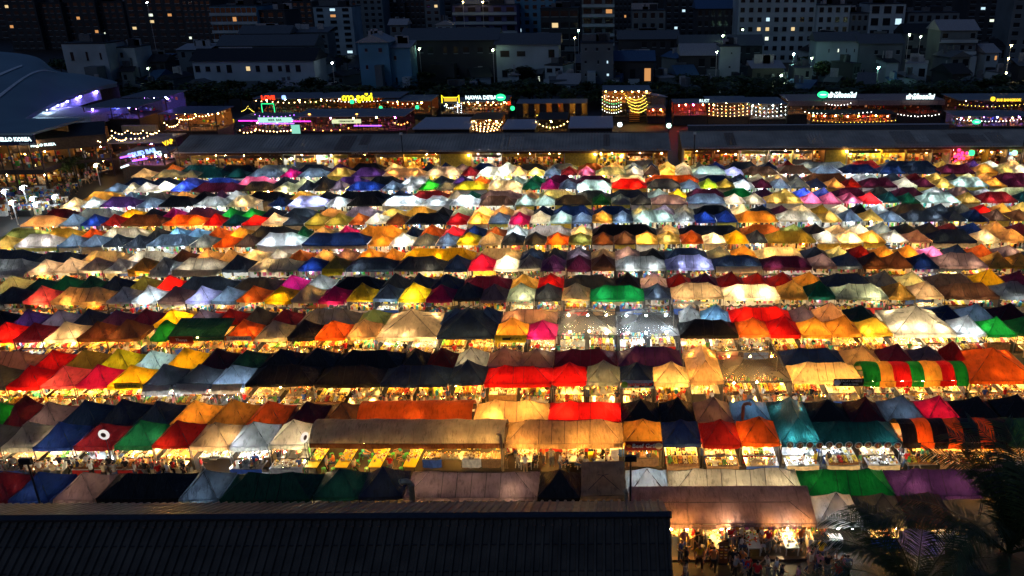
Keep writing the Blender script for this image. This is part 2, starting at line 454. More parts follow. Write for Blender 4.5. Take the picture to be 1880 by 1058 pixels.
# every line of tents, from the nearest to the farthest: left edge in photo columns, then cloth letter,
# lamp level (0 none, 1, 2, 3 bright), C cool / W warm lamp, B barrel vault, T spans both lines, K clear film, A awning, S single slope
ROWS = [
 (0, 'F', "1156,zS0 1502,g1W 1588,d1 1672,h1 1760"),
 (0, 'B', "-45,m1 25,b1 103,z1 180,k0 333,s1C 408,D0 575,t1 660,n1 742,z1N 987,k0 1067,aS0 1150,w1C 1230,g2N 1475,G1N 1641,p2N 1800,z1 1905"),
 (1, 'F', "-75,d1N 0,g1N 60,b1N 133,f2C 206,D2N 277,f1W 347,a2N 420,g1C 493,g2N 566,gB2W 927,a2W 1145,q2W 1217,b1W 1289,f2W 1361,o2W 1434,tT3C 1508,t1C 1656,k-stripe 1905"),
 (1, 'B', "-55,G2 10,m1 47,z1 112,n1 184,n1 250,n1 315,q2W 385,q1W 455,o1 525,m0 592,h1 657,oB2W 868,a3W 1006,r3W 1141,k0 1212,k0 1277,z1 1345,c1C 1415,- 1483,k0 1560,m0 1625,s1C 1697,M2 1762,k0 1838,k0 1910"),
 (2, 'F', "-50,d1 10,r2W 72,j2W 135,M2W 195,y2W 262,d1CA 320,d1CA 387,s1CA 449,k1W 575,k1W 697,n2W 822,n2W 888,r2W 1013,r1W 1076,s1W 1139,n1W 1201,e1W 1266,aT2W 1330,eTK2W 1456,e2W 1585,k-stripe2 1780,oT2W 1910"),
 (2, 'B', "-40,z1 60,r2 117,v1 178,L2 243,i1C 303,y2 365,m0 420,t1 478,k0 545,k0 612,k0 735,k0 782,f0 835,g1 893,z1 955,z1 1016,m1 1134,p1 1253,- 1437,n1 1552,a1 1620,m1 1680,z0 1740,r1 1775,- 1790"),
 (3, 'F', "-30,r1 25,f1 80,a2N 138,h2 193,h1 255,- 275,G1W 306,tS1 411,o1 467,g1 526,k1 578,o1 635,a1W 690,aT1N 801,nT1 908,q1 967,M1 1022,wTK3N 1133,wTK3C 1248,k1W 1357,o2 1415,r2 1472,q1W 1528,q2W 1583,v3W 1641,gT3N 1757,g1C 1812,G1N 1868,D1 1925"),
 (3, 'B', "-45,k0 20,p1 72,z1 130,n1 180,p1 235,m1 283,y3 337,z1C 388,f1 445,d1 492,m2W 548,s1 655,v1 712,- 808,s1 868,s1 920,zT-3 1022,- 1248,g1 1288,c2C 1342,r3 1455,z1 1500,x1 1557,t0 1612,- 1720,n0 1768,s1 1828,m0 1890"),
 (4, 'F', "-20,d1C 40,j2W 90,a2W 195,w2W 240,w1C 287,z2N 339,l2C 386,s1 434,o2 484,y2W 534,g1 584,M2 634,y2 684,s1C 731,y3 782,M2 832,d0N 881,z0N 930,i2N 981,d1 1031,e2W 1083,G1C 1184,s1C 1234,a1N 1330,e3N 1433,q1N 1484,D1C 1535,i2N 1632,q1N 1681,a1N 1734,h1N 1836,g1C 1905"),
 (4, 'B', "-10,i1 42,t1 90,D1 140,t1 182,n1 232,v1N 284,r3 325,d1 425,d1 507,M3 558,g1 610,k0 700,d1 746,n1 790,n1 848,m1 937,q2 986,r2 1034,d1 1130,h0 1177,l1 1226,f1 1272,m1 1320,f1 1368,f2 1415,f2 1462,q1 1513,n1 1602,s1 1652,i1 1705,h1 1792,y2 1850,m1 1900"),
 (5, 'F', "-40,g1CA 52,x2N 98,x2N 143,x2N 187,w1N 234,q1W 275,g1CA 316,a1CA 405,d1C 455,e2N 545,b1C 590,v1NA 634,d1C 723,d1N 815,n1 859,M3 905,w3N 951,g1N 993,p1N 1039,m1C 1085,h1 1130,g1C 1223,l2C 1311,n1NA 1401,m1C 1492,z1N 1538,s2N 1585,h1W 1631,h2W 1677,n1C 1725,z1N 1815,q2N 1860,q2W 1905"),
]
FAR = [  # far gold and orange: warm lamplight as seen goes into the cloth colour
 (5, 'B', "-30,n1 60,n1 145,g1 228,a2 310,h1 352,a2 399,a2 437,w2 488,a2 525,o2 570,a1 612,z1 652,q2 700,q2 737,y1 870,g1 955,n1 997,n1 1040,z1 1085,g1 1130,z1 1176,k1 1222,n1 1300,s1 1345,q2 1390,w1 1475,d1 1523,i2 1563,f1 1604,q2 1650,q2 1693,j3 1740,n1 1783,o2 1830,z1 1885"),
 (6, 'F', "-20,q1 25,x2 104,s2C 145,s1C 188,d1 226,d1C 268,s1C 348,s1 390,o2 430,h1 469,w2C 553,n1C 674,q2 715,e3 758,s1 800,s1 838,y2 879,g2 920,d1 962,d1 1002,o3 1044,v2 1086,h2 1127,h2 1168,q3 1209,q2 1250,o1 1292,e3 1333,y2 1375,d1 1410,v1 1500,e2 1543,w4W 1585,q3 1627,e2C 1668,z1 1712,n1 1795,e2 1838,a2 1890"),
 (6, 'B', "0,v1 75,v1 145,o1 182,a2 268,d1 302,c2 340,c2 376,o2 418,q2 455,d1 540,D1 566,a1 615,M1 652,q2 740,n1 771,o2 812,r3 850,n1 890,o2 928,w1C 968,x2 1048,w2 1087,k1 1206,g1 1248,k1 1363,o2 1438,v1 1480,d1 1520,a2 1560,w2 1602,s1 1643,d1 1690,d1 1730,m1 1770,n1 1810,a2 1856,m1 1900"),
 (7, 'F', "36,x1 107,s2C 147,b2 185,f1 220,h1 298,o3 372,r2 408,t1C 443,r3 480,x2 518,d1C 558,v2 597,v2 640,o2 670,e2 708,h1 745,k1C 820,r2 858,q3 896,s1C 934,M2 972,w1 1010,i2C 1050,s2 1087,q2 1125,s2 1162,i2C 1238,g1C 1277,b2 1316,b1 1354,q1 1430,e1 1508,q2 1546,s1C 1584,q1 1622,s1C 1662,d2C 1740,n1 1776,n1 1816,h2 1856,h1 1900"),
 (7, 'B', "75,m1 135,s1 215,y2 258,k1 295,M1 335,p1 402,G2 440,G2 478,n1 516,d1 580,a1 630,z1 696,q2 742,q2 796,k1 828,i2 866,e3 905,a2 941,x2 978,n1 1015,n1 1090,n1 1160,i1 1200,z1 1240,g1 1276,k1 1345,e2 1382,n1 1420,p1 1453,e2 1495,v1 1527,w2 1565,k1 1597,w2 1638,d1 1711,d1 1750,d1 1790,r2 1826,q2 1862,q1 1900"),
 (8, 'F', "110,e2 148,w2 182,p1 250,s1 290,k1C 355,g1C 415,e2 470,- 490,n1C 528,l3C 596,w2 636,k2N 702,w3 775,w2C 826,w3C 879,h2 946,i2C 982,i2 1018,d1 1087,D1 1122,s1 1158,d1 1196,z1 1262,s1C 1332,a3 1369,a2 1406,q2 1475,j3 1511,j2 1546,j2 1583,r4C 1620,t2C 1655,D1C 1691,i2C 1765,q1 1801,f2C 1870,t1C 1905"),
 (8, 'B', "152,q2 218,s1 255,s1 312,a1 352,k1 392,p1 411,g2 450,k1 530,q2 580,n1 616,k1 711,n1 752,f1 822,g1 852,D1 880,z1 956,g1 988,i1 1056,d1 1120,n1 1190,i1 1229,y2 1262,m1 1332,G1 1384,p1 1425,q2 1461,u2 1497,u2 1532,m1 1594,d1 1640,m1 1700,g1 1741,z1 1790,g1 1832,i2 1900"),
 (9, 'F', "190,s1 226,a2 246,x2 280,e3 313,u2C 350,m1C 441,d1 502,i2 546,d1 576,d1 606,z1 634,b2 700,s1C 736,g1 768,G4 801,s1 833,y1 895,e2 958,D1C 992,M1C 1026,s1C 1058,i3C 1123,r3 1188,d2N 1250,s1 1285,L1 1318,v1 1350,w2 1385,m1C 1418,s2C 1452,s1 1486,b1 1519,a2 1551,f1 1583,m1C 1648,e1 1684,m2C 1718,q2 1753,i2C 1816,q2 1850,m1 1900"),
 (9, 'B', "226,n1 272,n1 326,u1 372,b1 434,j1 500,d1 540,i2 572,d1 612,p2 672,k1 736,g1 790,d1 830,p1 865,o3 898,w2 931,i2 966,D1 1000,m1 1056,m1 1121,e2 1185,o2 1285,n1 1346,n1 1375,g2 1411,g2 1450,d1 1478,h1 1560,g1 1620,d1 1662,m1 1702,q2 1741,n1 1766,i2 1797,a2 1830,m1 1900"),
 (10, 'F', "240,a1 278,s1 332,s1 362,t1C 412,t1C 454,s1C 514,M2 546,s1C 600,q2 645,p1 702,x2 780,x2 846,f2 877,e3 938,w2 966,q4 999,s1 1029,f1 1061,j2 1093,i1 1150,e2 1182,h1 1212,q3 1241,a1 1272,i1C 1333,l2C 1366,h1C 1430,h1C 1492,s1 1546,n1C 1614,n2C 1666,n1 1727,m1C 1792,q2 1833,i2 1865,w2 1900"),
 (10, 'B', "300,o2 330,t0 400,k1 470,s1 545,n1 602,p1 642,k1 704,w2 741,q2 772,n1 802,n1 832,z1 864,n1 914,e2 948,d1 1004,s1 1061,o2 1111,e2 1146,s1 1181,n1 1210,q2 1241,e2 1270,s1 1298,b1 1333,n1 1395,n1 1430,f1 1465,s1 1560,f2 1620,n1 1720,q2 1747,e2 1776,p1 1802,e2 1841,w2 1882"),
]
def lamp_kind(code, k):
    for c in 'WCNA':
        if c in code[1:].replace('A', '') and c != 'A': return c
    if k <= 3: return R.choices('WNAC', (60, 20, 15, 5))[0]
    if k <= 5: return R.choices('WNC', (45, 35, 20))[0]
    return R.choices('WNC', (28, 30, 42))[0]
STALLS = []
def shape_name(sh, wide, c):
    return {'B': 'arched', 'S': 'sloping', 'K': 'clear'}.get(sh, 'long' if wide else 'peaked')
rowdata = []
for (k, line, s) in ROWS:
    D = rowD(k) + (0 if line == 'F' else TD + .04)
    refD = D if line == 'F' else D + .5
    row = []
    for (a, b, code) in parse(s):
        if code[0] == '-': continue
        row.append([k, line, XA(a, refD, EAVE) + .03, XA(b, refD, EAVE) - .03, code, D])
    rowdata.append(row)
for row in rowdata:
    cnt = {}
    names = []
    for t in row:
        names.append('striped' if 'stripe' in t[4] else CLOTH[t[4][0]][0] if 'K' not in t[4] else 'clear')
    for i, (k, line, x0, x1, code, D) in enumerate(row):
        cn = names[i]
        cnt[cn] = cnt.get(cn, 0) + 1
        ln = 'front' if line == 'F' else 'back'
        wide = (x1 - x0) > 4.3
        sh = 'B' if ('B' in code or 'stripe' in code) else 'S' if 'S' in code and 'stripe' not in code else 'K' if 'K' in code else 'P'
        stripe = None
        lvl = next((int(c) for c in code if c.isdigit()), 1)
        if code == 'k-stripe': stripe, lvl = 'kokokoktt', 2
        if code == 'k-stripe2': stripe, lvl = 'GqrGqrG', 2
        if code == 'zT-3': sh, lvl = 'P', 3
        tall = 'T' in code and code != 'zT-3'
        dep = 2 * TD + .04 if tall else TD
        ez = EAVE + R.uniform(-.06, .06)
        Wd = x1 - x0
        rise = (1.3 if not wide else 1.12) * R.uniform(.88, 1.12)
        if tall: rise = 1.75 if Wd > 4.5 else 1.3
        if sh == 'B': rise = .95
        if sh == 'S': rise = .75
        short = f"{nth(cnt[cn])} {cn} tent from left, {ROWN[k]} row {ln}"
        if k == 0: short = short.replace('bottom row', 'nearest row')
        L = names[i - 1] if i else None
        Rn = names[i + 1] if i + 1 < len(names) else None
        rowp = (f"{ROWN[k]} row up, {ln} line" if k else f"nearest row, {ln} line")
        base = f"{cn} {shape_name(sh, wide, code)} tent" if sh != 'K' else "clear film long tent"
        if L and Rn: lab = f"{base} between {L} and {Rn}, {rowp}"
        else: lab = f"{base} beside {L or Rn} one, {rowp}, {'left' if not L else 'right'} end"
        if not free(lab): lab = short.replace(' tent', f" {shape_name(sh, wide, code)} tent" if not sh == 'K' else ' tent')
        xc, yc = (x0 + x1) / 2, D + dep / 2
        root = thing('market_tent', lab, 'tent', (xc, yc + R.uniform(-.12, .12), 0), R.uniform(-.012, .012), 'market tents in rows')
        if dep < 4 and Wd < 5: root.rotation_euler = (R.uniform(-.02, .02), R.uniform(-.018, .018), R.uniform(-.025, .025))
        seed = i * 1.7 + k * 13 + (5 if line == 'B' else 0)
        mb = MB()
        if stripe:
            mats_ = [cloth(c) for c in dict.fromkeys(stripe)]
            keys = list(dict.fromkeys(stripe)); mis = [keys.index(c) for c in stripe]
        elif sh == 'K': mats_, mis = [clear_film()], (0,)
        else: mats_, mis = [cloth(code[0])], (0,)
        canopy_mb(mb, -Wd / 2, Wd / 2, -dep / 2, dep / 2, ez, rise, sh if sh in 'BS' else 'P', seed, mis)
        mb.build('canopy', mats_, root, smooth=True, sharp=22)
        if sh == 'P' and not stripe:
            mb = MB(); seam_shadow_mb(mb, -Wd / 2, Wd / 2, -dep / 2, dep / 2, ez, rise, seed); mb.build('seam_shadow', paint('seam tape', (.03, .027, .025), .7), root)
        mb = MB()
        drop = .32 if sh != 'K' else .12
        vm = mats_
        if sh == 'B' and not stripe: vm = [cloth('e' if code[0] == 'a' else 'h')]
        valance_mb(mb, -Wd / 2 + .01, Wd / 2 - .01, -dep / 2 + .01, dep / 2 - .01, ez, drop * R.uniform(.8, 1.3) * (1.5 if sh == 'B' else 1), seed, mis=mis if stripe else None)
        mb.build('valance', vm, root, smooth=True)
        mb = MB(); frame_mb(mb, Wd, dep, ez, rise, sh, .02 if sh != 'K' else .035)
        if sh == 'K' or tall and code[0] in 'ga':
            mb.tube([(-Wd / 2 + .05, 0, ez + rise * .55), (Wd / 2 - .05, 0, ez + rise * .55)], .03, 4)
        mb.build('frame', STEEL, root)
        ld = LEG if R.random() < .6 else LEGD
        for (sx, sy) in ((-1, -1), (1, -1), (-1, 1), (1, 1)):
            link('leg', ld, root, (sx * (Wd / 2 - .06), sy * (dep / 2 - .06), 0))
        kind = lamp_kind(code, k)
        if line == 'F' and 0 < k:
            wallp = .5 if k < 3 else .8
            if R.random() < wallp and not tall and sh != 'K':
                mb = MB(); valance_mb(mb, -Wd / 2 + .1, Wd / 2 - .1, dep / 2 - .12, 0, 2.1, 2.0, seed, front_only=True)
                sm = R.choices(SHEETS, (5, 4, 2, 2, 1, 1, 2))[0] if k < 4 else R.choices(SHEETS, (9, 4, 2, 1, 1, 1, 1))[0]
                mb.build('back_sheet', sm, root)
        if lvl > 0:
            nb = max(1, int(round(Wd / 3.1)))
            if k in (1, 2, 3) and line == 'F' and Wd > 2.5: nb = max(2, nb + 1)
            for b in range(nb):
                X = -Wd / 2 + Wd * (b + .5) / nb + R.uniform(-.25, .25)
                low = .0 if lvl >= 3 else -.25
                l2 = lvl if line == 'B' or k == 0 else max(lvl, 2)
                if line == 'B' and lvl == 1: l2 = 2 if code[0] in 'aexwgilq' and k > 1 else 1
                if sh == 'K': l2 = 2
                yy = R.uniform(-.35, .25) * (TD if not tall else dep) * .6
                if line == 'F' and k: yy = -dep / 2 + R.uniform(.5, 1.3)
                link('light_bulb', bulb_data(kind, l2, line == 'F' and 0 < k and lvl < 3 and R.random() < (.6 if k == 1 else .25)), root, (X, yy, (1.68 if k < 3 else 1.85) if line == 'F' and k and lvl < 3 else ez - .12 + low))
            if tall:
                for b in range(nb):
                    link('light_bulb', bulb_data(kind, 1 if sh == 'K' else 2), root, (-Wd / 2 + Wd * (b + .5) / nb, 1.5, ez + .2))
        if 'A' in code[1:]:
            mb = MB(); vs = []
            aw = [(-Wd / 2 + .15, -dep / 2 - .05, 2.3), (Wd / 2 - .15, -dep / 2 - .05, 2.3), (Wd / 2 - .15, -dep / 2 - .75, 1.72), (-Wd / 2 + .15, -dep / 2 - .75, 1.72)]
            for q in range(6):
                for p_ in range(9):
                    u, v = p_ / 8, q / 5
                    a_ = Vector(aw[0]).lerp(Vector(aw[1]), u); b_ = Vector(aw[3]).lerp(Vector(aw[2]), u)
                    c_ = a_.lerp(b_, v); c_.z -= .07 * math.sin(u * 3.14) * v + .02 * math.sin(u * 21 + seed); vs.append(c_)
            mb.add(vs, [(q * 9 + p_, q * 9 + p_ + 1, q * 9 + p_ + 10, q * 9 + p_ + 9) for q in range(5) for p_ in range(8)])
            mb.build('awning', cloth(R.choice('gga') if code[0] not in 'vn' else ('y' if code[0] == 'v' else 'e')), root, smooth=True)
        t = dict(k=k, line=line, x0=x0, x1=x1, D=D, dep=dep, short=short, col=cn, root=root, px=proj((xc, D, 1))[0], kind=kind, code=code, ez=ez)
        TENTS.append(t)
# ---- the rest of the field, too many to tell apart: one object
fm, fmats = MB(), []
def fmi(m):
    if m not in fmats: fmats.append(m)
    return fmats.index(m)
wm = MB()
for (k, line, s) in FAR:
    D = rowD(k) + (0 if line == 'F' else TD + .04)
    refD = D if line == 'F' else D + .5
    for i, (a, b, code) in enumerate(parse(s)):
        if code[0] == '-': continue
        x0, x1 = XA(a, refD, EAVE) + .03, XA(b, refD, EAVE) - .03
        lvl = next((int(c) for c in code if c.isdigit()), 1)
        kind = lamp_kind(code, k)
        Wd = x1 - x0; ez = EAVE + R.uniform(-.08, .08)
        mi = fmi(cloth(code[0]))
        o0 = len(fm.v)
        canopy_mb(fm, x0, x1, D, D + TD, ez, R.uniform(1.05, 1.3), "P", i + k * 9., (mi,), n=.75)
        valance_mb(fm, x0, x1, D, D + TD, ez, R.uniform(.18, .32), i + k, mi, front_only=(line == 'F'))
        lm = fmi(STEEL)
        for (X, Y) in ((x0 + .05, D + .05), (x1 - .05, D + .05)): fm.box((X, Y, 1.05), (.06, .06, 2.1), lm)
        if line == 'F' and R.random() < .85:
            sm = fmi(R.choices(SHEETS, (9, 4, 2, 1, 1, 1, 1))[0])
            valance_mb(fm, x0 + .1, x1 - .1, D + TD - .3, 0, 2.05, 1.9, i, sm, front_only=True)
        if line == 'F' and R.random() < .25:
            valance_mb(fm, x0 + .1, x1 - .1, D + .1, 0, 2.05, R.uniform(.5, 1.2), i + 3, fmi(R.choice([SHEETW, SHEETS[1], SHEETS[5]])), front_only=True)
        nb = max(1, int(round(Wd / 3.3)))
        for q in range(nb):
            X = x0 + Wd * (q + .5) / nb + R.uniform(-.3, .3)
            l2 = max(lvl, 2) if line == 'F' or R.random() < .6 else lvl
            if l2: fm.ball((X, D + (R.uniform(.6, 1.2) if line == 'F' else R.uniform(.7, 2.2)), (ez - .1) if lvl > 1 or line == 'B' else 1.75), .11 if lvl < 3 else .13, fmi(bulbmat(kind, min(4, l2))))
        if line == 'F':
            for q in range(int(Wd * 9)):
                X = R.uniform(x0 + .1, x1 - .1); Y = D + R.uniform(.2, 2.4)
                if R.random() < .45:
                    h_ = R.uniform(.5, .9); wm.box((X, Y, 1.95 - h_ / 2 - R.uniform(0, .5)), (R.uniform(.12, .4), .06, h_), R.choices(range(12), (6, 3, 1, 1, 1, 1, 1, 2, 3, 1, 1, 1))[0], R.uniform(-.6, .6))
                else:
                    wm.box((X, Y, R.uniform(.6, 1.1)), (R.uniform(.1, .5), R.uniform(.1, .4), R.uniform(.06, .4)), R.choices(range(12), (6, 3, 2, 1, 1, 1, 1, 2, 2, 1, 1, 1))[0], R.uniform(-.6, .6))
            wm.bb((x0 + .15, D + .3, .55), (x1 - .15, D + 1.3, .62), R.choice((0, 1, 7)))
o = fm.build('market_tents', fmats, smooth=True, sharp=22)
tag(o, 'hundreds of small mixed colour tents filling the upper half of the market', 'tents', kind='stuff')
o = wm.build('stall_wares', PAL)
tag(o, 'clothes and small wares packed in the lit stalls of the far tent rows', 'wares', kind='stuff')

# ---------------------------------------------------------------- stall furniture (one of each kind, then copied)
def make_counter(w_, d_, h_, skirt):
    root = thing('market_counter', 'template', 'counter')
    mb = MB(); mb.box((0, 0, h_ - .02), (w_, d_, .04)); mb.build('tabletop', R.choice([TIMBER, WHITEP, paint('steel top', (.5, .5, .5), .3, .9)]), root)
    if skirt:
        mb = MB(); valance_mb(mb, -w_ / 2 + .02, w_ / 2 - .02, -d_ / 2 + .02, 0, h_ - .04, h_ - .12, 3, front_only=True)
        mb.build('skirt', skirt, root)
    for sx in (-1, 1):
        for sy in (-1, 1):
            mb = MB(); mb.tube([(sx * (w_ / 2 - .08), sy * (d_ / 2 - .08), 0), (sx * (w_ / 2 - .12), sy * (d_ / 2 - .1), h_ - .04)], .02, 5); mb.build('leg', STEEL, root)
    return root
def wares_data(kind, seed):
    r = random.Random(seed); mb = MB(); w_, d_ = 2.3, .75
    if kind == 'trays':
        for i in range(6):
            for j in range(3):
                x, y = -w_ / 2 + (i + .5) * w_ / 6, -d_ / 2 + (j + .5) * d_ / 3
                mb.bb((x - .17, y - .11, 0), (x + .17, y + .11, .04), 10 if r.random() < .6 else 0)
                c = r.choice((1, 2, 1, 3, 0, 5, 7, 1, 2))
                for q in range(10): mb.ball((x + r.uniform(-.13, .13), y + r.uniform(-.08, .08), .06 + r.uniform(0, .03)), r.uniform(.025, .05), c, .7)
    elif kind == 'fruit':
        for i in range(6):
            x = -w_ / 2 + (i + .5) * w_ / 6; c = r.choice((2, 3, 2, 5, 1, 1, 0, 4))
            mb.box((x, 0, .05), (.34, d_ * .9, .1), 7)
            for q in range(42):
                a, b = r.uniform(-1, 1), r.uniform(-1, 1)
                mb.ball((x + a * .14, b * d_ * .4, .11 + .14 * (1 - a * a) * (1 - b * b)), .045, c if r.random() < .93 else 1)
    elif kind == 'boxes':
        for q in range(46):
            s_ = (r.uniform(.08, .3), r.uniform(.08, .25), r.uniform(.05, .3))
            mb.box((r.uniform(-w_ / 2, w_ / 2), r.uniform(-d_ / 2, d_ / 2), s_[2] / 2), s_, r.choice((0, 0, 0, 1, 2, 3, 4, 6, 8, 9, 11)), r.uniform(-.5, .5))
    elif kind == 'pots':
        for q in range(9):
            x, y, rr = r.uniform(-w_ / 2, w_ / 2), r.uniform(-d_ / 3, d_ / 3), r.uniform(.12, .22)
            h = r.uniform(.12, .3)
            mb.lathe((x, y, 0), [(rr * .9, 0), (rr, .03), (rr, h), (rr * 1.05, h + .01), (rr * .9, h - .01), (rr * .1, h - .03)], 10, 10)
            for t in range(6): mb.ball((x + r.uniform(-rr, rr) * .5, y + r.uniform(-rr, rr) * .5, h), .05, r.choice((1, 3, 4, 7, 2)))
        for q in range(14):
            mb.lathe((r.uniform(-w_ / 2, w_ / 2), r.uniform(-d_ / 2, d_ / 2), 0), [(.035, 0), (.035, .16), (.015, .2), (.015, .24)], 6, r.choice((4, 5, 2, 8, 0)))
    elif kind == 'bowls':
        for q in range(26):
            x, y, rr = r.uniform(-w_ / 2, w_ / 2), r.uniform(-d_ / 2, d_ / 2), r.uniform(.08, .14)
            mb.lathe((x, y, 0), [(rr * .5, 0), (rr, .06), (rr * .9, .055)], 9, 0)
            for t in range(4): mb.ball((x + r.uniform(-.05, .05), y + r.uniform(-.05, .05), .06), rr * .4, r.choice((1, 2, 3, 4, 5, 7)))
    elif kind == 'clothes':
        mb.tube([(-w_ / 2, 0, 1.05), (w_ / 2, 0, 1.05)], .02, 5, 10)
        x = -w_ / 2 + .06
        while x < w_ / 2:
            h = r.uniform(.55, .95); c = r.choices(range(12), (6, 3, 1, 1, 2, 1, 2, 2, 4, 2, 0, 1))[0]
            mb.box((x, r.uniform(-.03, .03), 1.03 - h / 2), (r.uniform(.04, .3), .38, h), c, r.uniform(-.35, .35), .8)
            x += r.uniform(.09, .32)
    return mb.data('wares', PAL)
WARES = {k: [wares_data(k, s) for s in (1, 2, 3)] for k in ('trays', 'fruit', 'boxes', 'pots', 'bowls', 'clothes')}
WNAME = {'trays': ('cooked_food', 'trays of cooked food', 'food'), 'fruit': ('fruit', 'heaps of fruit', 'fruit'), 'boxes': ('packed_goods', 'packed goods', 'goods'),
         'pots': ('cooking_pots', 'pots and bottles', 'pots'), 'bowls': ('food_bowls', 'food bowls', 'food'), 'clothes': ('clothes', 'rack of clothes', 'clothes')}
counters = [make_counter(2.5, .85, .85, PAL[i]) for i in (0, 1, 4, 6)] + [make_counter(2.5, .85, .85, None), make_counter(2.5, .85, .85, TIMBER)]
cused = [False] * len(counters)
CUSTOM = [(1, 590, 775), (1, 928, 1143), (1, 1145, 1217), (0, 0, 2000)]     # stalls fitted out by hand below
def put_wares(kind, loc, rz, label, sx=1, sy=1):
    nm, ds, cat = WNAME[kind]
    o = link(nm, R.choice(WARES[kind]), None, loc, rz); o.scale = (sx, 1.15 * sy, 1 if kind == 'clothes' else 1.7)
    tag(o, label, cat, 'wares laid out in the stalls', 'stuff')
def put_counter(loc, rz, label, sx=1, sy=1):
    i = R.randrange(len(counters))
    if not cused[i]:
        c = counters[i]; cused[i] = True
        LABELS.pop('template', None)
        c.location = loc; c.rotation_euler.z = rz; c.scale = (sx, sy, 1)
        tag(c, label, 'counter', 'stall counters')
    else:
        dup(counters[i], loc, rz, label, 'stall counters', (sx, sy, 1))
nc = 0
for t in TENTS:
    if t['line'] != 'F' or any(t['k'] == k and a < t['px'] < b for (k, a, b) in CUSTOM): continue
    k, x0, x1, D = t['k'], t['x0'], t['x1'], t['D']
    n = max(1, int(round((x1 - x0) / 2.9)))
    for i in range(n):
        xc = x0 + (x1 - x0) * (i + .5) / n
        fx = min(1.0, (x1 - x0) / n / 2.75)
        where = t['short'] if n == 1 else t['short'].replace(' tent', f" tent's {nth(i + 1)} bay", 1)
        if k <= 3: kind = R.choices(('trays', 'fruit', 'boxes', 'pots', 'bowls', 'clothes'), (5, 4, 2, 4, 4, 0))[0]
        else: kind = R.choices(('trays', 'fruit', 'boxes', 'pots', 'bowls', 'clothes'), (1, 1, 4, .5, 1, 5))[0]
        if kind == 'clothes':
            put_wares('clothes', (xc, D + 1.0, .95), R.uniform(-.1, .1), f"clothes hung under {where}", fx)
            put_wares('boxes', (xc, D + .35, .45), 0, f"goods on low shelf, {where}", fx)
        else:
            sy = 1.9 if k <= 3 else 1.2
            put_counter((xc, D + (1.15 if k <= 3 else .75), 0), R.uniform(-.04, .04), f"counter under {where}", fx, sy)
            put_wares(kind, (xc, D + (1.15 if k <= 3 else .75), .855), 0, f"{WNAME[kind][1]} under {where}", fx, sy)
            if k <= 3 and R.random() < .95:
                k3 = R.choice(('trays', 'fruit', 'pots', 'bowls'))
                put_counter((xc, D - .55, 0), R.uniform(-.06, .06), f"street side counter, {where}", fx, 1.35)
                put_wares(k3, (xc, D - .55, .855), 0, f"{WNAME[k3][1]} street side, {where}", fx, 1.35)
            if k <= 4:
                k2 = R.choice(('trays', 'pots', 'boxes', 'boxes'))
                put_wares(k2, (xc, D + 2.5, .9), 0, f"{WNAME[k2][1]} at rear, {where}" if free(f"{WNAME[k2][1]} at rear, {where}") else f"rear {WNAME[k2][1]} {where}", fx)

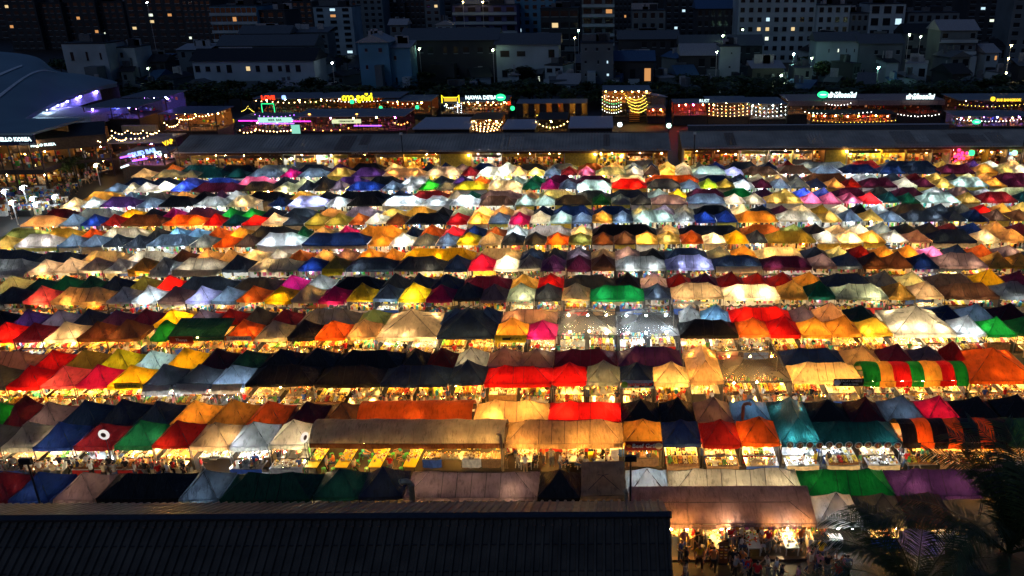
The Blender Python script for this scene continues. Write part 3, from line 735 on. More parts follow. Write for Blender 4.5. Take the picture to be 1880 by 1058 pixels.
# ---------------------------------------------------------------- people
SKIN = paint('skin', (.42, .22, .13), .5, var=.08)
HAIR = paint('black hair', (.012, .010, .009), .45)
def skinned(name, pts, edges, sub=1):
    me = bpy.data.meshes.new(name)
    me.from_pydata([p[:3] for p in pts], edges, [])
    o = bpy.data.objects.new('tmp', me); COL.objects.link(o)
    md = o.modifiers.new('s', 'SKIN')
    for i, p in enumerate(pts):
        r = p[3] if isinstance(p[3], tuple) else (p[3], p[3])
        me.skin_vertices[0].data[i].radius = r
        me.skin_vertices[0].data[i].use_root = (i == 0)
    md.use_smooth_shade = True
    if sub:
        s = o.modifiers.new('u', 'SUBSURF'); s.levels = sub; s.render_levels = sub
    dg = bpy.context.evaluated_depsgraph_get()
    res = bpy.data.meshes.new_from_object(o.evaluated_get(dg))
    res.name = name
    bpy.data.objects.remove(o)
    return res
def person_meshes(pose):
    # every joint in metres, facing -Y (towards the camera)
    z = -.45 if pose == 'sit' else 0
    lean = {'stand': 0, 'walk': -.03, 'reach': -.08, 'sit': -.06}[pose]
    P = [(0, 0, .96 + z, (.15, .11)), (0, lean * .4, 1.12 + z, (.13, .095)), (0, lean * .9, 1.33 + z, (.165, .11)), (0, lean, 1.45 + z, (.09, .08)),
         (0, lean * 1.1 - .01, 1.53 + z, (.052, .055)), (0, lean * 1.2 - .025, 1.62 + z, (.075, .092)), (0, lean * 1.2 - .015, 1.70 + z, (.07, .085))]
    E = [(0, 1), (1, 2), (2, 3), (3, 4), (4, 5), (5, 6)]
    P.append((0, lean * 1.2 - .12, 1.60 + z, .014)); E.append((5, 7))
    arms, legs = {}, {}
    for s in (-1, 1):
        if pose in ('reach', 'sit') or (pose == 'walk' and s == 1):
            j = [(s * .19, lean, 1.42 + z, .052), (s * .24, -.12 + lean, 1.18 + z, .043), (s * .15, -.38 + lean, 1.10 + z, .03)]
            if pose == 'walk': j = [(s * .19, lean, 1.42, .052), (s * .24, -.05, 1.16, .043), (s * .2, -.26, 1.0, .03)]
            hd = Vector((-s * .3, -1, -.15)).normalized()
        else:
            j = [(s * .19, lean, 1.42 + z, .052), (s * .25, .05 if pose == 'walk' else .02, 1.15, .043), (s * .25, -.04 if pose != 'walk' else .0, .90, .03)]
            hd = Vector((0, -.15, -1)).normalized()
        i0 = len(P); P += j; E += [(3, i0), (i0, i0 + 1), (i0 + 1, i0 + 2)]
        w_ = Vector(j[2][:3]); pm = w_ + hd * .08
        side = hd.cross(Vector((0, 1, 0)) if abs(hd.y) < .7 else Vector((0, 0, 1))).normalized()
        P.append((*pm, (.036, .018))); E.append((i0 + 2, i0 + 3))
        for q in range(4):
            b_ = pm + side * (q - 1.5) * .02 + hd * .03
            t_ = b_ + hd * (.055, .065, .06, .045)[q] + Vector((0, -.012, -.008))
            i1 = len(P); P += [(*b_, .009), (*t_, .007)]; E += [(i0 + 3, i1), (i1, i1 + 1)]
        tb = pm - side * .045 * (1 if s > 0 else -1) + hd * .01
        P.append((*tb, .009)); E.append((i0 + 3, len(P) - 1))
        arms[s] = j
        if pose == 'sit': l = [(s * .1, -.02, .5, .085), (s * .13, -.42, .49, .06), (s * .13, -.44, .08, .04), (s * .13, -.60, .035, .035)]
        elif pose == 'walk': l = [(s * .09, 0, .88, .09), (s * .1, -.14 * s - .06, .50, .06), (s * .1, -.2 * s + (.12 if s < 0 else 0), .09, .04), (s * .1, -.2 * s - .14 + (.1 if s < 0 else 0), .035, .035)]
        else: l = [(s * .09, 0, .88, .09), (s * .11, -.02, .50, .06), (s * .12, .02, .09, .04), (s * .13, -.14, .035, .035)]
        i0 = len(P); P += l; E += [(0, i0), (i0, i0 + 1), (i0 + 1, i0 + 2), (i0 + 2, i0 + 3)]
        legs[s] = l
    body = skinned('body', P, E); body.materials.append(SKIN)
    sp = [(P[0][0], P[0][1], P[0][2] - .04, (.165, .125))] + [(a[0], a[1], a[2], (a[3][0] + .018, a[3][1] + .018)) for a in P[1:4]]
    se = [(0, 1), (1, 2), (2, 3)]
    for s in (-1, 1):
        a = arms[s]; m_ = [a[0][i] * .35 + a[1][i] * .65 for i in range(3)]
        i0 = len(sp); sp += [(*a[0][:3], .066), (*m_, .064)]; se += [(3, i0), (i0, i0 + 1)]
    shirt = skinned('shirt', sp, se)
    tp = [(P[0][0], P[0][1], P[0][2] - .02, (.158, .12))]; te = []
    for s in (-1, 1):
        l = legs[s]; i0 = len(tp)
        e_ = [l[1][i] * .25 + l[2][i] * .75 for i in range(3)]
        tp += [(*l[0][:3], .10), (*l[1][:3], .075), (*e_, .062)]; te += [(0, i0), (i0, i0 + 1), (i0 + 1, i0 + 2)]
    trou = skinned('trousers', tp, te)
    hp = [(P[6][0], P[6][1] + .02, P[6][2] + .01, (.082, .09)), (P[5][0], P[5][1] + .045, P[5][2] + .02, (.084, .075)), (P[5][0], P[5][1] + .06, P[5][2] - .06, (.06, .035))]
    hair = skinned('hair', hp, [(0, 1), (1, 2)]); hair.materials.append(HAIR)
    return body, shirt, trou, hair
PM = {p: person_meshes(p) for p in ('stand', 'walk', 'reach', 'sit')}
SHIRTS = {'white': (.75, .75, .72), 'black': (.015, .015, .018), 'red': (.7, .02, .02), 'yellow': (.8, .55, .03), 'orange': (.75, .22, .05), 'blue': (.05, .12, .4),
          'grey': (.3, .3, .3), 'green': (.08, .3, .1), 'pink': (.75, .3, .35), 'navy': (.02, .03, .08), 'cream': (.7, .6, .4), 'teal': (.03, .3, .3)}
PANTS = {'black': (.015, .015, .015), 'blue': (.06, .1, .2), 'khaki': (.4, .3, .18), 'grey': (.2, .2, .2)}
POSEW = {'stand': 'standing', 'walk': 'walking', 'reach': 'reaching', 'sit': 'sitting'}
shirtmesh, pantmesh = {}, {}
def person(pose, loc, rz, label, sc_=None, pc=None, scale=None):
    sc_ = sc_ or R.choice(list(SHIRTS)); pc = pc or R.choice(list(PANTS))
    b, s, t, h = PM[pose]
    base = f"person in {sc_} shirt and {pc} trousers {POSEW[pose]} {label}"
    if not free(base): base = f"person in {sc_} shirt {POSEW[pose]} {label}"
    k = 0
    while not free(base):
        k += 1; pc = list(PANTS)[k % 4]; sc_ = list(SHIRTS)[(k * 5) % 12]
        base = f"person in {sc_} shirt and {pc} trousers {POSEW[pose]} {label}"
    root = link('person', b, None, loc, rz)
    f = scale or R.uniform(.93, 1.05); root.scale = (f, f, f)
    tag(root, base, 'person', 'people in the market')
    for nm, me, cache, col, pre in (('shirt', s, shirtmesh, sc_, 'shirt'), ('trousers', t, pantmesh, pc, 'trousers')):
        key = (pose, col)
        if key not in cache:
            m2 = me.copy(); m2.materials.append(paint(f'{col} {pre} cloth', (SHIRTS if pre == 'shirt' else PANTS)[col], .8)); cache[key] = m2
        link(nm, cache[key], root)
    link('hair', h, root)
    return root
def tent_at(k, px, line='F'):
    c = [t for t in TENTS if t['k'] == k and t['line'] == line]
    return min(c, key=lambda t: abs(t['px'] - px))
def crowd(k, xa, xb, n, d0, d1, poses=('stand', 'walk', 'reach'), face=math.pi, cols=None):
    spots = []
    for i in range(n):
        px = xa + (xb - xa) * (i + R.random()) / n
        D = rowD(k) + R.uniform(d0, d1)
        X = XA(px, D, 1.4)
        if any(math.hypot(X - a, D - b) < .5 for a, b in spots): D += .45 if D < rowD(k) + (d0 + d1) / 2 else -.45
        spots.append((X, D))
        t = tent_at(k, px)
        person(R.choice(poses), (X, D, 0), face + R.uniform(-1.2, 1.2), f"by {t['short'].replace(' from left', '')}", R.choice(cols) if cols else None)
dark = ['black', 'navy', 'grey', 'white', 'black', 'red', 'orange', 'white', 'cream']
crowd(1, 10, 130, 8, -1.5, -.3, cols=dark); crowd(1, 130, 350, 22, -1.6, -.2, cols=dark)
crowd(1, 1440, 1640, 5, -1.0, -.3); crowd(1, 1640, 1860, 5, -1.2, -.3); crowd(1, 350, 560, 3, -1.2, -.4)
crowd(2, 80, 320, 8, -1.0, .0); crowd(2, 320, 600, 8, -1.0, 0); crowd(2, 600, 890, 7, -1.2, .2)
crowd(2, 1120, 1290, 4, -1, 0); crowd(2, 1290, 1500, 14, -1.4, .4, ('reach', 'stand', 'reach'), cols=['white', 'cream', 'black', 'white', 'orange']); crowd(2, 1590, 1860, 8, -1.2, 0)
crowd(3, 60, 650, 12, -1, 0); crowd(3, 700, 1250, 12, -1, .1); crowd(3, 1250, 1860, 12, -1, .1)
crowd(4, 100, 1850, 14, -1, .2)

# ---------------------------------------------------------------- tables and stools
def make_table(w_, l_, h_, m, name, legs=STEEL):
    root = thing(name, 'template', 'table')
    mb = MB(); mb.box((0, 0, h_ - .02), (w_, l_, .04)); mb.box((0, 0, h_ - .07), (w_ - .12, l_ - .12, .06)); mb.build('tabletop', m, root)
    for sx in (-1, 1):
        for sy in (-1, 1):
            mb = MB(); mb.box((sx * (w_ / 2 - .06), sy * (l_ / 2 - .06), (h_ - .1) / 2), (.05, .05, h_ - .1)); mb.build('leg', legs, root)
    return root
def make_stool(m):
    root = thing('stool', 'template', 'stool')
    mb = MB(); mb.lathe((0, 0, .43), [(.15, 0), (.17, .01), (.17, .035), (.04, .04)], 10); mb.build('seat', m, root)
    for a in range(4):
        an = a * math.pi / 2 + .78; c_, s_ = math.cos(an), math.sin(an)
        mb = MB(); mb.tube([(c_ * .2, s_ * .2, 0), (c_ * .13, s_ * .13, .43)], .022, 5); mb.build('leg', m, root)
    return root
def place(first, used, loc, rz, label, group, scale=None):
    if used[0]:
        return dup(first, loc, rz, label, group, scale)
    used[0] = True; LABELS.pop('template', None)
    first.location = loc; first.rotation_euler.z = rz
    if scale: first.scale = scale
    return tag(first, label, first['category'], group)
YEL = paint('yellow tabletop', (.85, .62, .03), .35, var=.06)
yt, yu = make_table(.95, 3.2, .75, YEL, 'long_table'), [False]
gs, gu = make_stool(paint('green plastic', (.03, .5, .12), .3, var=.05)), [False]
S1 = rowD(1)
for i, px in enumerate((586, 640, 700, 762)):
    X = XA(px, S1 + 1.0, .75)
    place(yt, yu, (X, S1 + .8, 0), -.05, f"long yellow table, {nth(i + 1)} from the left under the long grey arched tent", 'yellow tables')
    put_wares('bowls', (X, S1 + .9, .755), math.pi / 2, f"dishes on the {nth(i + 1)} long yellow table from the left", .9)
    for j in range(3):
        for s in (-1, 1):
            if i == 3 and s == 1: continue
            place(gs, gu, (X + s * .78, S1 - .5 + j * 1.0, 0), 0, f"{nth(j + 1)} green stool from the front, {'right' if s > 0 else 'left'} of the {nth(i + 1)} yellow table", 'green stools')
for (px, dd, pose, rz, c_) in ((612, .3, 'sit', -1.5, 'orange'), (716, -.7, 'stand', 2.8, 'red'), (690, .9, 'stand', 2.5, 'yellow'), (665, 1.3, 'sit', 1.5, 'teal'),
                               (735, 1.6, 'sit', -1.5, 'teal'), (650, -.9, 'walk', 1.4, 'cream'), (600, -.8, 'stand', 1.7, 'grey'), (742, .5, 'sit', -1.5, 'green')):
    person(pose, (XA(px, S1 + dd, 1), S1 + dd, 0), rz, 'among the yellow tables', c_)
# white food bar right of the yellow tables
for i in range(4):
    X = XA(795 + i * 36, S1 + .5, .8)
    put_counter((X, S1 + .45, 0), 0, f"white food counter, {nth(i + 1)} right of the yellow tables", .6)
    put_wares(('trays', 'bowls')[i % 2], (X, S1 + .45, .855), 0, f"trays of food on {nth(i + 1)} white counter right of yellow tables", .58)
    put_wares('boxes', (X, S1 + 1.8, .9), 0, f"stacked boxes behind {nth(i + 1)} white counter right of yellow tables", .58)
# diners left of the grill
wt, wu = make_table(.9, 2.9, .75, paint('pale blue tabletop', (.62, .72, .72), .35, var=.05), 'dining_table', WHITEP), [False]
ws, wsu = make_stool(paint('white plastic', (.7, .72, .72), .35, var=.05)), [False]
for i, px in enumerate((968, 1052, 1100)):
    X = XA(px, S1 + 1, .75)
    place(wt, wu, (X, S1 + 1.2, 0), 0, f"white dining table, {nth(i + 1)} from the left, under long tan tent", 'white tables')
    put_wares('bowls', (X, S1 + 1.2, .755), math.pi / 2, f"bowls on {nth(i + 1)} white table under the long tan tent", .9)
    for j in range(3):
        for s in (-1, 1):
            p_ = (X + s * .72, S1 + .2 + j * .85, 0)
            place(ws, wsu, p_, 0, f"{nth(j + 1)} white stool {'right' if s > 0 else 'left'} of {nth(i + 1)} white table, long tan tent", 'white stools')
            if R.random() < .8: person('sit', p_, s * -math.pi / 2 + (0 if s < 0 else 0) + R.uniform(-.3, .3), f"at {nth(i + 1)} white table, long tan tent", R.choice(['white', 'cream', 'black', 'navy', 'grey']))

for i in range(5):
    X = XA(948 + i * 42, S1 + 2.6, .8)
    put_counter((X, S1 + 2.65, 0), 0, f"kitchen counter, {nth(i + 1)} from left at the back of the long tan tent", .62)
    put_wares(('pots', 'trays', 'boxes')[i % 3], (X, S1 + 2.65, .855), 0, f"kitchen wares, {nth(i + 1)} from left at the back of the long tan tent", .6)
for i in range(13):
    person(R.choice(('stand', 'reach', 'sit')), (XA(935 + i * 15.5, S1, 1), S1 + R.uniform(-1.2, 2.0), 0), R.uniform(0, 6.2), 'among the diners under long tan tent', R.choice(['white', 'cream', 'black', 'navy', 'grey', 'orange']))
for (px_, dd, nm) in ((1088, .2, 'yellow'), (1128, .9, 'white')):
    X = XA(px_, S1 + dd, .7)
    root = thing('parcel_stack', f"stack of {nm} boxes among the diners under the long tan tent", 'boxes', (X, S1 + dd, 0))
    for q in range(3):
        mb = MB(); mb.box((R.uniform(-.04, .04), 0, .2 + q * .405), (.62, .45, .4), 0, R.uniform(-.1, .1)); mb.build('carton', YEL if nm == 'yellow' else PAL[0], root)

# ---------------------------------------------------------------- signs
def letter(parent, txt, size, m, loc, align='CENTER', name='lettering', rot=(math.pi / 2, 0, 0), bold=.0, ext=.01):
    c = bpy.data.curves.new(name, 'FONT'); c.body = txt; c.size = size; c.align_x = align; c.align_y = 'CENTER'
    c.extrude = ext; c.offset = bold; c.resolution_u = 2; c.materials.append(m)
    o = link(name, c, parent, loc)
    dg = bpy.context.evaluated_depsgraph_get()
    me = bpy.data.meshes.new_from_object(o.evaluated_get(dg)); me.name = name
    bpy.data.objects.remove(o); bpy.data.curves.remove(c)
    o = link(name, me, parent, loc); o.rotation_euler = rot
    return o
def board(label, cat, c, w_, h_, m, rz=0, tilt=0, name='sign_board'):
    root = thing(name, label, cat, c, rz); root.rotation_euler.x = tilt
    mb = MB(); mb.box((0, .02, 0), (w_, .04, h_)); mb.build('panel', m, root)
    return root
def at_tent(px0, px1, y0, y1, D):
    a, b = W(px0, y0, D), W(px1, y1, D)
    return ((a.x + b.x) / 2, D, (a.z + b.z) / 2), abs(b.x - a.x), abs(a.z - b.z)
c, w_, h_ = at_tent(1148, 1216, 811, 827, S1 - .12)
s = board('dark red Beef Grill sign board over a stall counter', 'sign', c, w_, h_, paint('dark red board', (.25, .015, .01), .4))
letter(s, 'Beef Grill', h_ * .62, WHITEP, (.05, -.015, 0), bold=.008)
mb = MB(); mb.lathe((0, 0, 0), [(h_ * .36, 0), (h_ * .36, .02)], 14); o = mb.build('emblem', PAL[1], s, (w_ * .4, -.01, 0)); o.rotation_euler.x = math.pi / 2
mb = MB(); mb.ball((0, 0, 0), h_ * .3, 0, .6); o = mb.build('emblem', PAL[3], s, (-w_ * .4, -.01, 0)); o.scale.y = .1
mb = MB()
for i in range(3): mb.bb((-1 + i * .7, 0, 0), (-.4 + i * .7, .5, .9), (4, 0, 3)[i])
put_counter((c[0], S1 + .5, 0), 0, 'counter under the dark red Beef Grill sign', .95)
put_wares('pots', (c[0], S1 + .5, .855), 0, 'pots and bottles on the counter under the Beef Grill sign', .9)
D2 = rowD(2) - .1
c, w_, h_ = at_tent(1531, 1585, 696, 709, D2)
s = board('black sign board with white TALAY CHEESE lettering on tan tent', 'sign', c, w_, h_, paint('black board', (.015, .015, .015), .4))
letter(s, 'TALAY CHEESE', h_ * .4, WHITEP, (.22, -.015, h_ * .2)); letter(s, 'BBQ & MEGA', h_ * .32, WHITEP, (.22, -.015, -h_ * .25))
mb = MB(); mb.lathe((0, 0, 0), [(h_ * .42, 0), (h_ * .42, .02), (h_ * .34, .025), (h_ * .34, .02)], 16); o = mb.build('emblem', WHITEP, s, (-w_ * .38, -.01, 0)); o.rotation_euler.x = math.pi / 2
c, w_, h_ = at_tent(1142, 1200, 699, 713, D2)
s = board('blue sign board with red Thai lettering under navy tent', 'sign', c, w_, h_, paint('pale blue board', (.3, .45, .6), .4))
letter(s, 'ร้านอาหารทะเล', h_ * .55, paint('red letters', (.75, .03, .01), .4), (.1, -.015, 0), bold=.012)
mb = MB(); mb.lathe((0, 0, 0), [(h_ * .4, 0), (h_ * .4, .02)], 12); o = mb.build('emblem', PAL[5], s, (-w_ * .42, -.01, 0)); o.rotation_euler.x = math.pi / 2
D3 = rowD(3) - .1
c, w_, h_ = at_tent(908, 966, 616, 629, D3)
s = board('yellow banner with black lettering under amber tent', 'banner', c, w_, h_, paint('yellow banner', (.8, .6, .03), .5))
letter(s, 'ติดเกาะ', h_ * .55, PAL[8], (.5, -.015, 0), bold=.01)
mb = MB(); mb.bb((-.5, -.01, -.12), (.3, 0, .12)); mb.build('emblem', PAL[8], s, (-.3, -.01, 0))
c, w_, h_ = at_tent(310, 356, 618, 631, D3)
s = board('dark red board with white letters under sloping slate roof', 'sign', c, w_, h_, paint('dark red board', (.25, .015, .01), .4)); letter(s, 'Thanya', h_ * .5, WHITEP, (0, -.015, 0))
c, w_, h_ = at_tent(208, 258, 703, 714, D2)
s = board('yellow banner with brown lettering under yellow tent', 'banner', c, w_, h_, paint('yellow banner', (.8, .6, .03), .5)); letter(s, 'อร่อยดี ชาไทย', h_ * .5, PAL[7], (0, -.015, 0), bold=.006)
c, w_, h_ = at_tent(415, 462, 618, 627, D3)
s = board('cream banner with faint lettering under orange tent', 'banner', c, w_, h_, PAL[1]); letter(s, 'HOT  MEAT', h_ * .6, PAL[7], (0, -.015, 0))
c, w_, h_ = at_tent(233, 250, 495, 508, rowD(5) - .1)
s = board('amber sign board with white letters under amber tent', 'sign', c, w_, h_, paint('amber board', (.8, .4, .03), .5)); letter(s, 'Thai', h_ * .5, PAL[7], (0, -.015, 0))
# row of round dish pictures
for i in range(12):
    p_ = W(1451 + i * 17.9, 817 + (i % 2), S1 - .15)
    root = thing('menu_disc', f"round framed dish picture, {nth(i + 1)} from left of the twelve under the teal tents", 'sign', p_, 0, 'round dish pictures')
    root.rotation_euler.x = math.pi / 2
    mb = MB(); mb.lathe((0, 0, 0), [(.29, -.02), (.29, .02), (.25, .025), (.25, .015)], 20); mb.build('rim', WHITEP, root)
    mb = MB(); mb.lathe((0, 0, .016), [(.25, 0), (.25, .004)], 20, 0)
    for q in range(14):
        a, r_ = R.uniform(0, 6.28), R.uniform(0, .17); mb.ball((r_ * math.cos(a), r_ * math.sin(a), .03), R.uniform(.03, .07), R.choice((1, 2, 3)), .3)
    mb.build('picture', [PAL[7], PAL[3], PAL[4], PAL[1]], root)
# round white disc signs on poles
for (px, py, lab, rz) in ((192, 797, 'round white disc sign on a pole before the dark red tent', 0), (557, 803, 'round white disc sign seen edge on before the grey tents', 1.25)):
    Dd = S1 - .5; p_ = W(px, py, Dd)
    root = thing('disc_sign', lab, 'sign', (p_.x, Dd, 0), rz)
    mb = MB(); mb.tube([(0, 0, 0), (0, 0, p_.z + .35)], .03, 6); mb.build('pole', STEEL, root)
    mb = MB(); mb.lathe((0, 0, 0), [(.40, -.05), (.42, 0), (.40, .05), (.30, .052), (.30, .045)], 20); o = mb.build('disc', glow('disc lamp', (1, .93, .85), .75), root, (0, -.1, p_.z)); o.rotation_euler.x = math.pi / 2  # white sign face given a weak glow of its own
    mb = MB(); mb.lathe((0, 0, 0), [(.2, 0), (.2, .01), (.1, .012)], 12); o = mb.build('emblem', PAL[7], root, (0, -.16, p_.z)); o.rotation_euler.x = math.pi / 2
# bent flue pipes
def flue(label, px, y0, y1, D, r, m, dirx=.35):
    a, b = W(px, y1, D), W(px, y0, D)
    root = thing('flue_pipe', label, 'pipe', (a.x, D, 0))
    mb = MB(); mb.tube([(0, 0, 0), (0, 0, b.z - .25), (.05 * (1 if dirx > 0 else -1), 0, b.z - .08), (dirx * .5, 0, b.z), (dirx, 0, b.z - .04)], r, 10, cap=False)
    mb.tube([(0, 0, a.z + .5), (0, 0, a.z + .58)], r * 1.15, 10)
    mb.build('duct', m, root)
    mb = MB(); mb.tube([(dirx, 0, b.z - .04), (dirx * 1.1, 0, b.z - .08)], [r * 1.05, r * 1.25], 10, cap=False); mb.build('cowl', m, root)
flue('copper coloured bent flue pipe rising beside the sky blue tent', 1363, 741, 772, S1 + 3.3, .13, paint('rusty copper', (.4, .16, .08), .4, .6), .55)
flue('pale bent flue pipe at the left end of the long mauve tent', 757, 884, 914, rowD(0) + 2.6, .2, paint('galvanised', (.5, .42, .28), .45, .5), -.6)
flue('thin bent flue pipe at the right end of the long grey arched tent', 921, 796, 822, S1 - .3, .1, paint('galvanised', (.5, .42, .28), .45, .5), -.3)
flue('short pale flue pipe beside the dark corrugated roof end', 1150, 900, 920, rowD(0) + .6, .14, paint('galvanised', (.5, .42, .28), .45, .5), -.1)
# lamp masts
def mast(label, px, py_top, D, head, lean=0, name='light_mast'):
    p_ = W(px, py_top, D)
    root = thing(name, label, 'lamp post', (p_.x, D, 0))
    mb = MB(); mb.tube([(0, 0, 0), (0, 0, p_.z - .2)], .06, 8); mb.tube([(0, 0, 0), (0, 0, .3)], .12, 8); mb.build('pole', STEEL, root)
    if head:
        mb = MB(); mb.box((0, -.1, p_.z), (.75, .25, .4)); mb.box((0, .1, p_.z - .05), (.5, .15, .25)); mb.tube([(-.4, 0, p_.z - .28), (.4, 0, p_.z - .28)], .04, 6)
        mb.build('lamp_head', paint('black lamp housing', (.01, .01, .012), .35), root)
    return root
mast('black floodlight mast standing unlit right of the tan sloping tent', 1158, 840, rowD(0) + 1.4, True)
mast('black floodlight mast standing unlit over the blue tents at left', 49, 845, rowD(0) + .4, True)

# ---------------------------------------------------------------- dining deck under the near long awning
S0 = rowD(0)
for i, px in enumerate((1308, 1378, 1446)):
    X = XA(px, S0 + .8, .75)
    place(wt, wu, (X, S0 + .9, 0), .04, f"pale dining table, {nth(i + 1)} from the left under the near mauve awning", 'white tables')
    put_wares('bowls', (X, S0 + .6, .755), math.pi / 2, f"plates of food on {nth(i + 1)} table under the near mauve awning", .85)
    for j in range(2):
        for s in (-1, 1):
            p_ = (X + s * .75, S0 + .1 + j * .95, 0)
            place(ws, wsu, p_, 0, f"white stool {'right' if s > 0 else 'left'} of {nth(i + 1)} near table, {'front' if j == 0 else 'rear'} seat", 'white stools')
            if (i, j, s) in ((2, 0, -1), (2, 0, 1), (1, 0, -1), (0, 1, 1), (1, 1, -1), (2, 1, 1), (0, 1, -1)):
                person('sit', p_, -s * math.pi / 2, f"{'right' if s > 0 else 'left'} of the {nth(i + 1)} table, near awning", {(2, 0, -1): 'black', (1, 0, -1): 'white', (2, 0, 1): 'black'}.get((i, j, s)))
for (px, py, pose, rz, c_, lab) in ((1259, 1050, 'stand', 1.8, 'black', 'at the left corner of the near awning'), (1283, 1046, 'walk', .2, 'yellow', 'in front of the near awning, facing out'),
        (1309, 1052, 'walk', 3.0, 'orange', 'in front of the near menu board'), (1347, 1054, 'stand', 3.1, 'black', 'right of the near menu board'), (1361, 1010, 'reach', -1.4, 'cream', 'behind the black shirt by the menu board'),
        (1372, 1070, 'walk', -2.4, 'red', 'on the path at the bottom edge'), (1388, 1078, 'stand', 2.6, 'red', 'on the path lowest in view'), (1288, 1006, 'reach', -1.2, 'cream', 'leaning over the first near table'),
        (1345, 1000, 'reach', 1.3, 'yellow', 'between the near tables'), (1432, 1083, 'walk', 1.6, 'black', 'on the path below the third near table'), (1462, 1086, 'walk', 1.4, 'pink', 'on the path below the near counter'),
        (1502, 1076, 'stand', 1.2, 'black', 'on the path beside the palm'), (1552, 1066, 'stand', 3.0, 'grey', 'between the palm fronds and the white counter'), (1335, 985, 'stand', .3, 'orange', 'serving at the rear of the near awning')):
    person(pose, G(px, py), rz, lab, c_, 'black', 1.17)
# the crowd filling the near stalls
R2 = random.Random(4)
for i in range(34):
    px_, dd = R2.uniform(1245, 1490), R2.uniform(-.2, 2.6)
    if min(abs(px_ - q) for q in (1308, 1378, 1446)) < 13: continue
    person(R2.choice(('stand', 'reach', 'walk', 'reach')), (XA(px_, S0 + dd, 1), S0 + dd, 0), R2.uniform(0, 6.2), 'in the crowd under the near awning', R2.choice(['white', 'black', 'orange', 'yellow', 'red', 'cream', 'grey', 'pink']), None, 1.12)
for i in range(20):
    px_, py_ = R2.uniform(1240, 1560), R2.uniform(1032, 1080)
    q_ = G(px_, py_); person(R2.choice(('stand', 'walk', 'reach')), (q_.x, q_.y, 0), R2.uniform(0, 6.2), 'on the path before the near stalls', R2.choice(['white', 'black', 'orange', 'yellow', 'red', 'cream', 'grey', 'pink', 'blue']), None, 1.12)
for i, (px_, dd) in enumerate(((1270, 2.2), (1250, 1.0), (1340, 2.4), (1410, 2.4), (1475, 2.3))):
    put_counter((XA(px_, S0 + dd, .8), S0 + dd, 0), 0, f"serving counter, {nth(i + 1)} at the back of the near dining deck", .5)
    put_wares(('pots', 'trays')[i % 2], (XA(px_, S0 + dd, .8), S0 + dd, .855), 0, f"food and pots, {nth(i + 1)} at the back of the near dining deck", .5)
root = thing('deck_step', 'worn timber step along the front of the near dining deck', 'step', (XA(1380, S0 - .7, 0), S0 - .75, 0))
mb = MB(); mb.bb((-6.2, -.14, 0), (6.2, .14, .16)); mb.build('tread', paint('wet timber', (.08, .05, .03), .35, bump=.4, scale=6), root)
mb = MB(); mb.bb((-6.2, -.17, .05), (6.2, -.143, .15)); mb.build('riser', STEEL, root)
p_ = G(1327, 1036)
root = thing('menu_board', 'tall menu board with rows of dish pictures below the near awning', 'menu board', (p_.x, p_.y, 0))
mb = MB(); mb.bb((-.3, -.03, .1), (.3, .03, 1.75)); mb.build('panel', PAL[7], root)
mb = MB()
for i in range(5):
    for j in range(2): mb.lathe((-.14 + j * .28, -.035, .55 + i * .22), [(.1, -.004), (.1, .004)], 10, (i + j) % 3)
o = mb.build('dish_pictures', [PAL[3], PAL[1], PAL[2]], root)
mb = MB(); mb.bb((-.3, -.06, 0), (.3, .2, .1)); mb.build('base', STEEL, root)
c, w_, h_ = at_tent(1262, 1490, 958, 967, S0 - .05)
root = thing('string_banner', 'row of small cards hung along the near awning edge', 'banner', (c[0], S0 - .03, 0))
mb = MB(); mb.tube([(-w_ / 2, 0, 2.02), (w_ / 2, 0, 2.02)], .012, 4); mb.build('cord', STEEL, root)
for i in range(26):
    if 9 < i: 
        mb = MB(); mb.box((-w_ / 2 + w_ * (i + .5) / 26, 0, 1.9), (.24, .01, .2)); mb.build('card', PAL[(3, 1, 9, 1, 7)[i % 5]], root)
# service counter and railing right of the tables
p_ = G(1511, 1026)
root = thing('service_counter', 'white boxed service counter under the small grey tent', 'counter', (p_.x, S0 + .5, 0))
mb = MB(); mb.bb((-.8, -.4, .02), (.5, .4, .9)); mb.build('cabinet', WHITEP, root)
mb = MB(); mb.bb((-.85, -.45, .903), (.55, .45, .95)); mb.build('worktop', PAL[10], root)
mb = MB(); mb.bb((.51, -.3, .02), (1.5, .4, .75)); mb.build('side_cabinet', PAL[0], root)
put_wares('pots', (p_.x - .1, S0 + .5, .953), 0, 'pots and bowls on the white service counter', .5)
root = thing('cool_box', 'blue lidded cool box behind the white service counter', 'cool box', (p_.x + .1, S0 + 1.7, 0))
mb = MB(); mb.bb((-.4, -.3, .5), (.4, .3, 1.2)); mb.build('tub', PAL[6], root); mb = MB(); mb.bb((-.43, -.33, 1.203), (.43, .33, 1.28)); mb.build('lid', PAL[0], root)
mb = MB(); mb.bb((-.5, -.35, 0), (.5, .35, .497)); mb.build('stand', STEEL, root)
X = XA(1488, S0 + .5, .6)
root = thing('railing', 'white slatted railing right of the dining tables', 'railing', (X, S0 + .9, 0))
mb = MB(); mb.bb((-.03, -1.3, 1.0), (.03, 1.3, 1.06)); mb.bb((-.03, -1.3, .1), (.03, 1.3, .16)); mb.build('rail', WHITEP, root)
for i in range(9):
    mb = MB(); mb.bb((-.025, -1.28 + i * .315, .16), (.025, -1.22 + i * .315, 1.0)); mb.build('baluster', WHITEP, root)
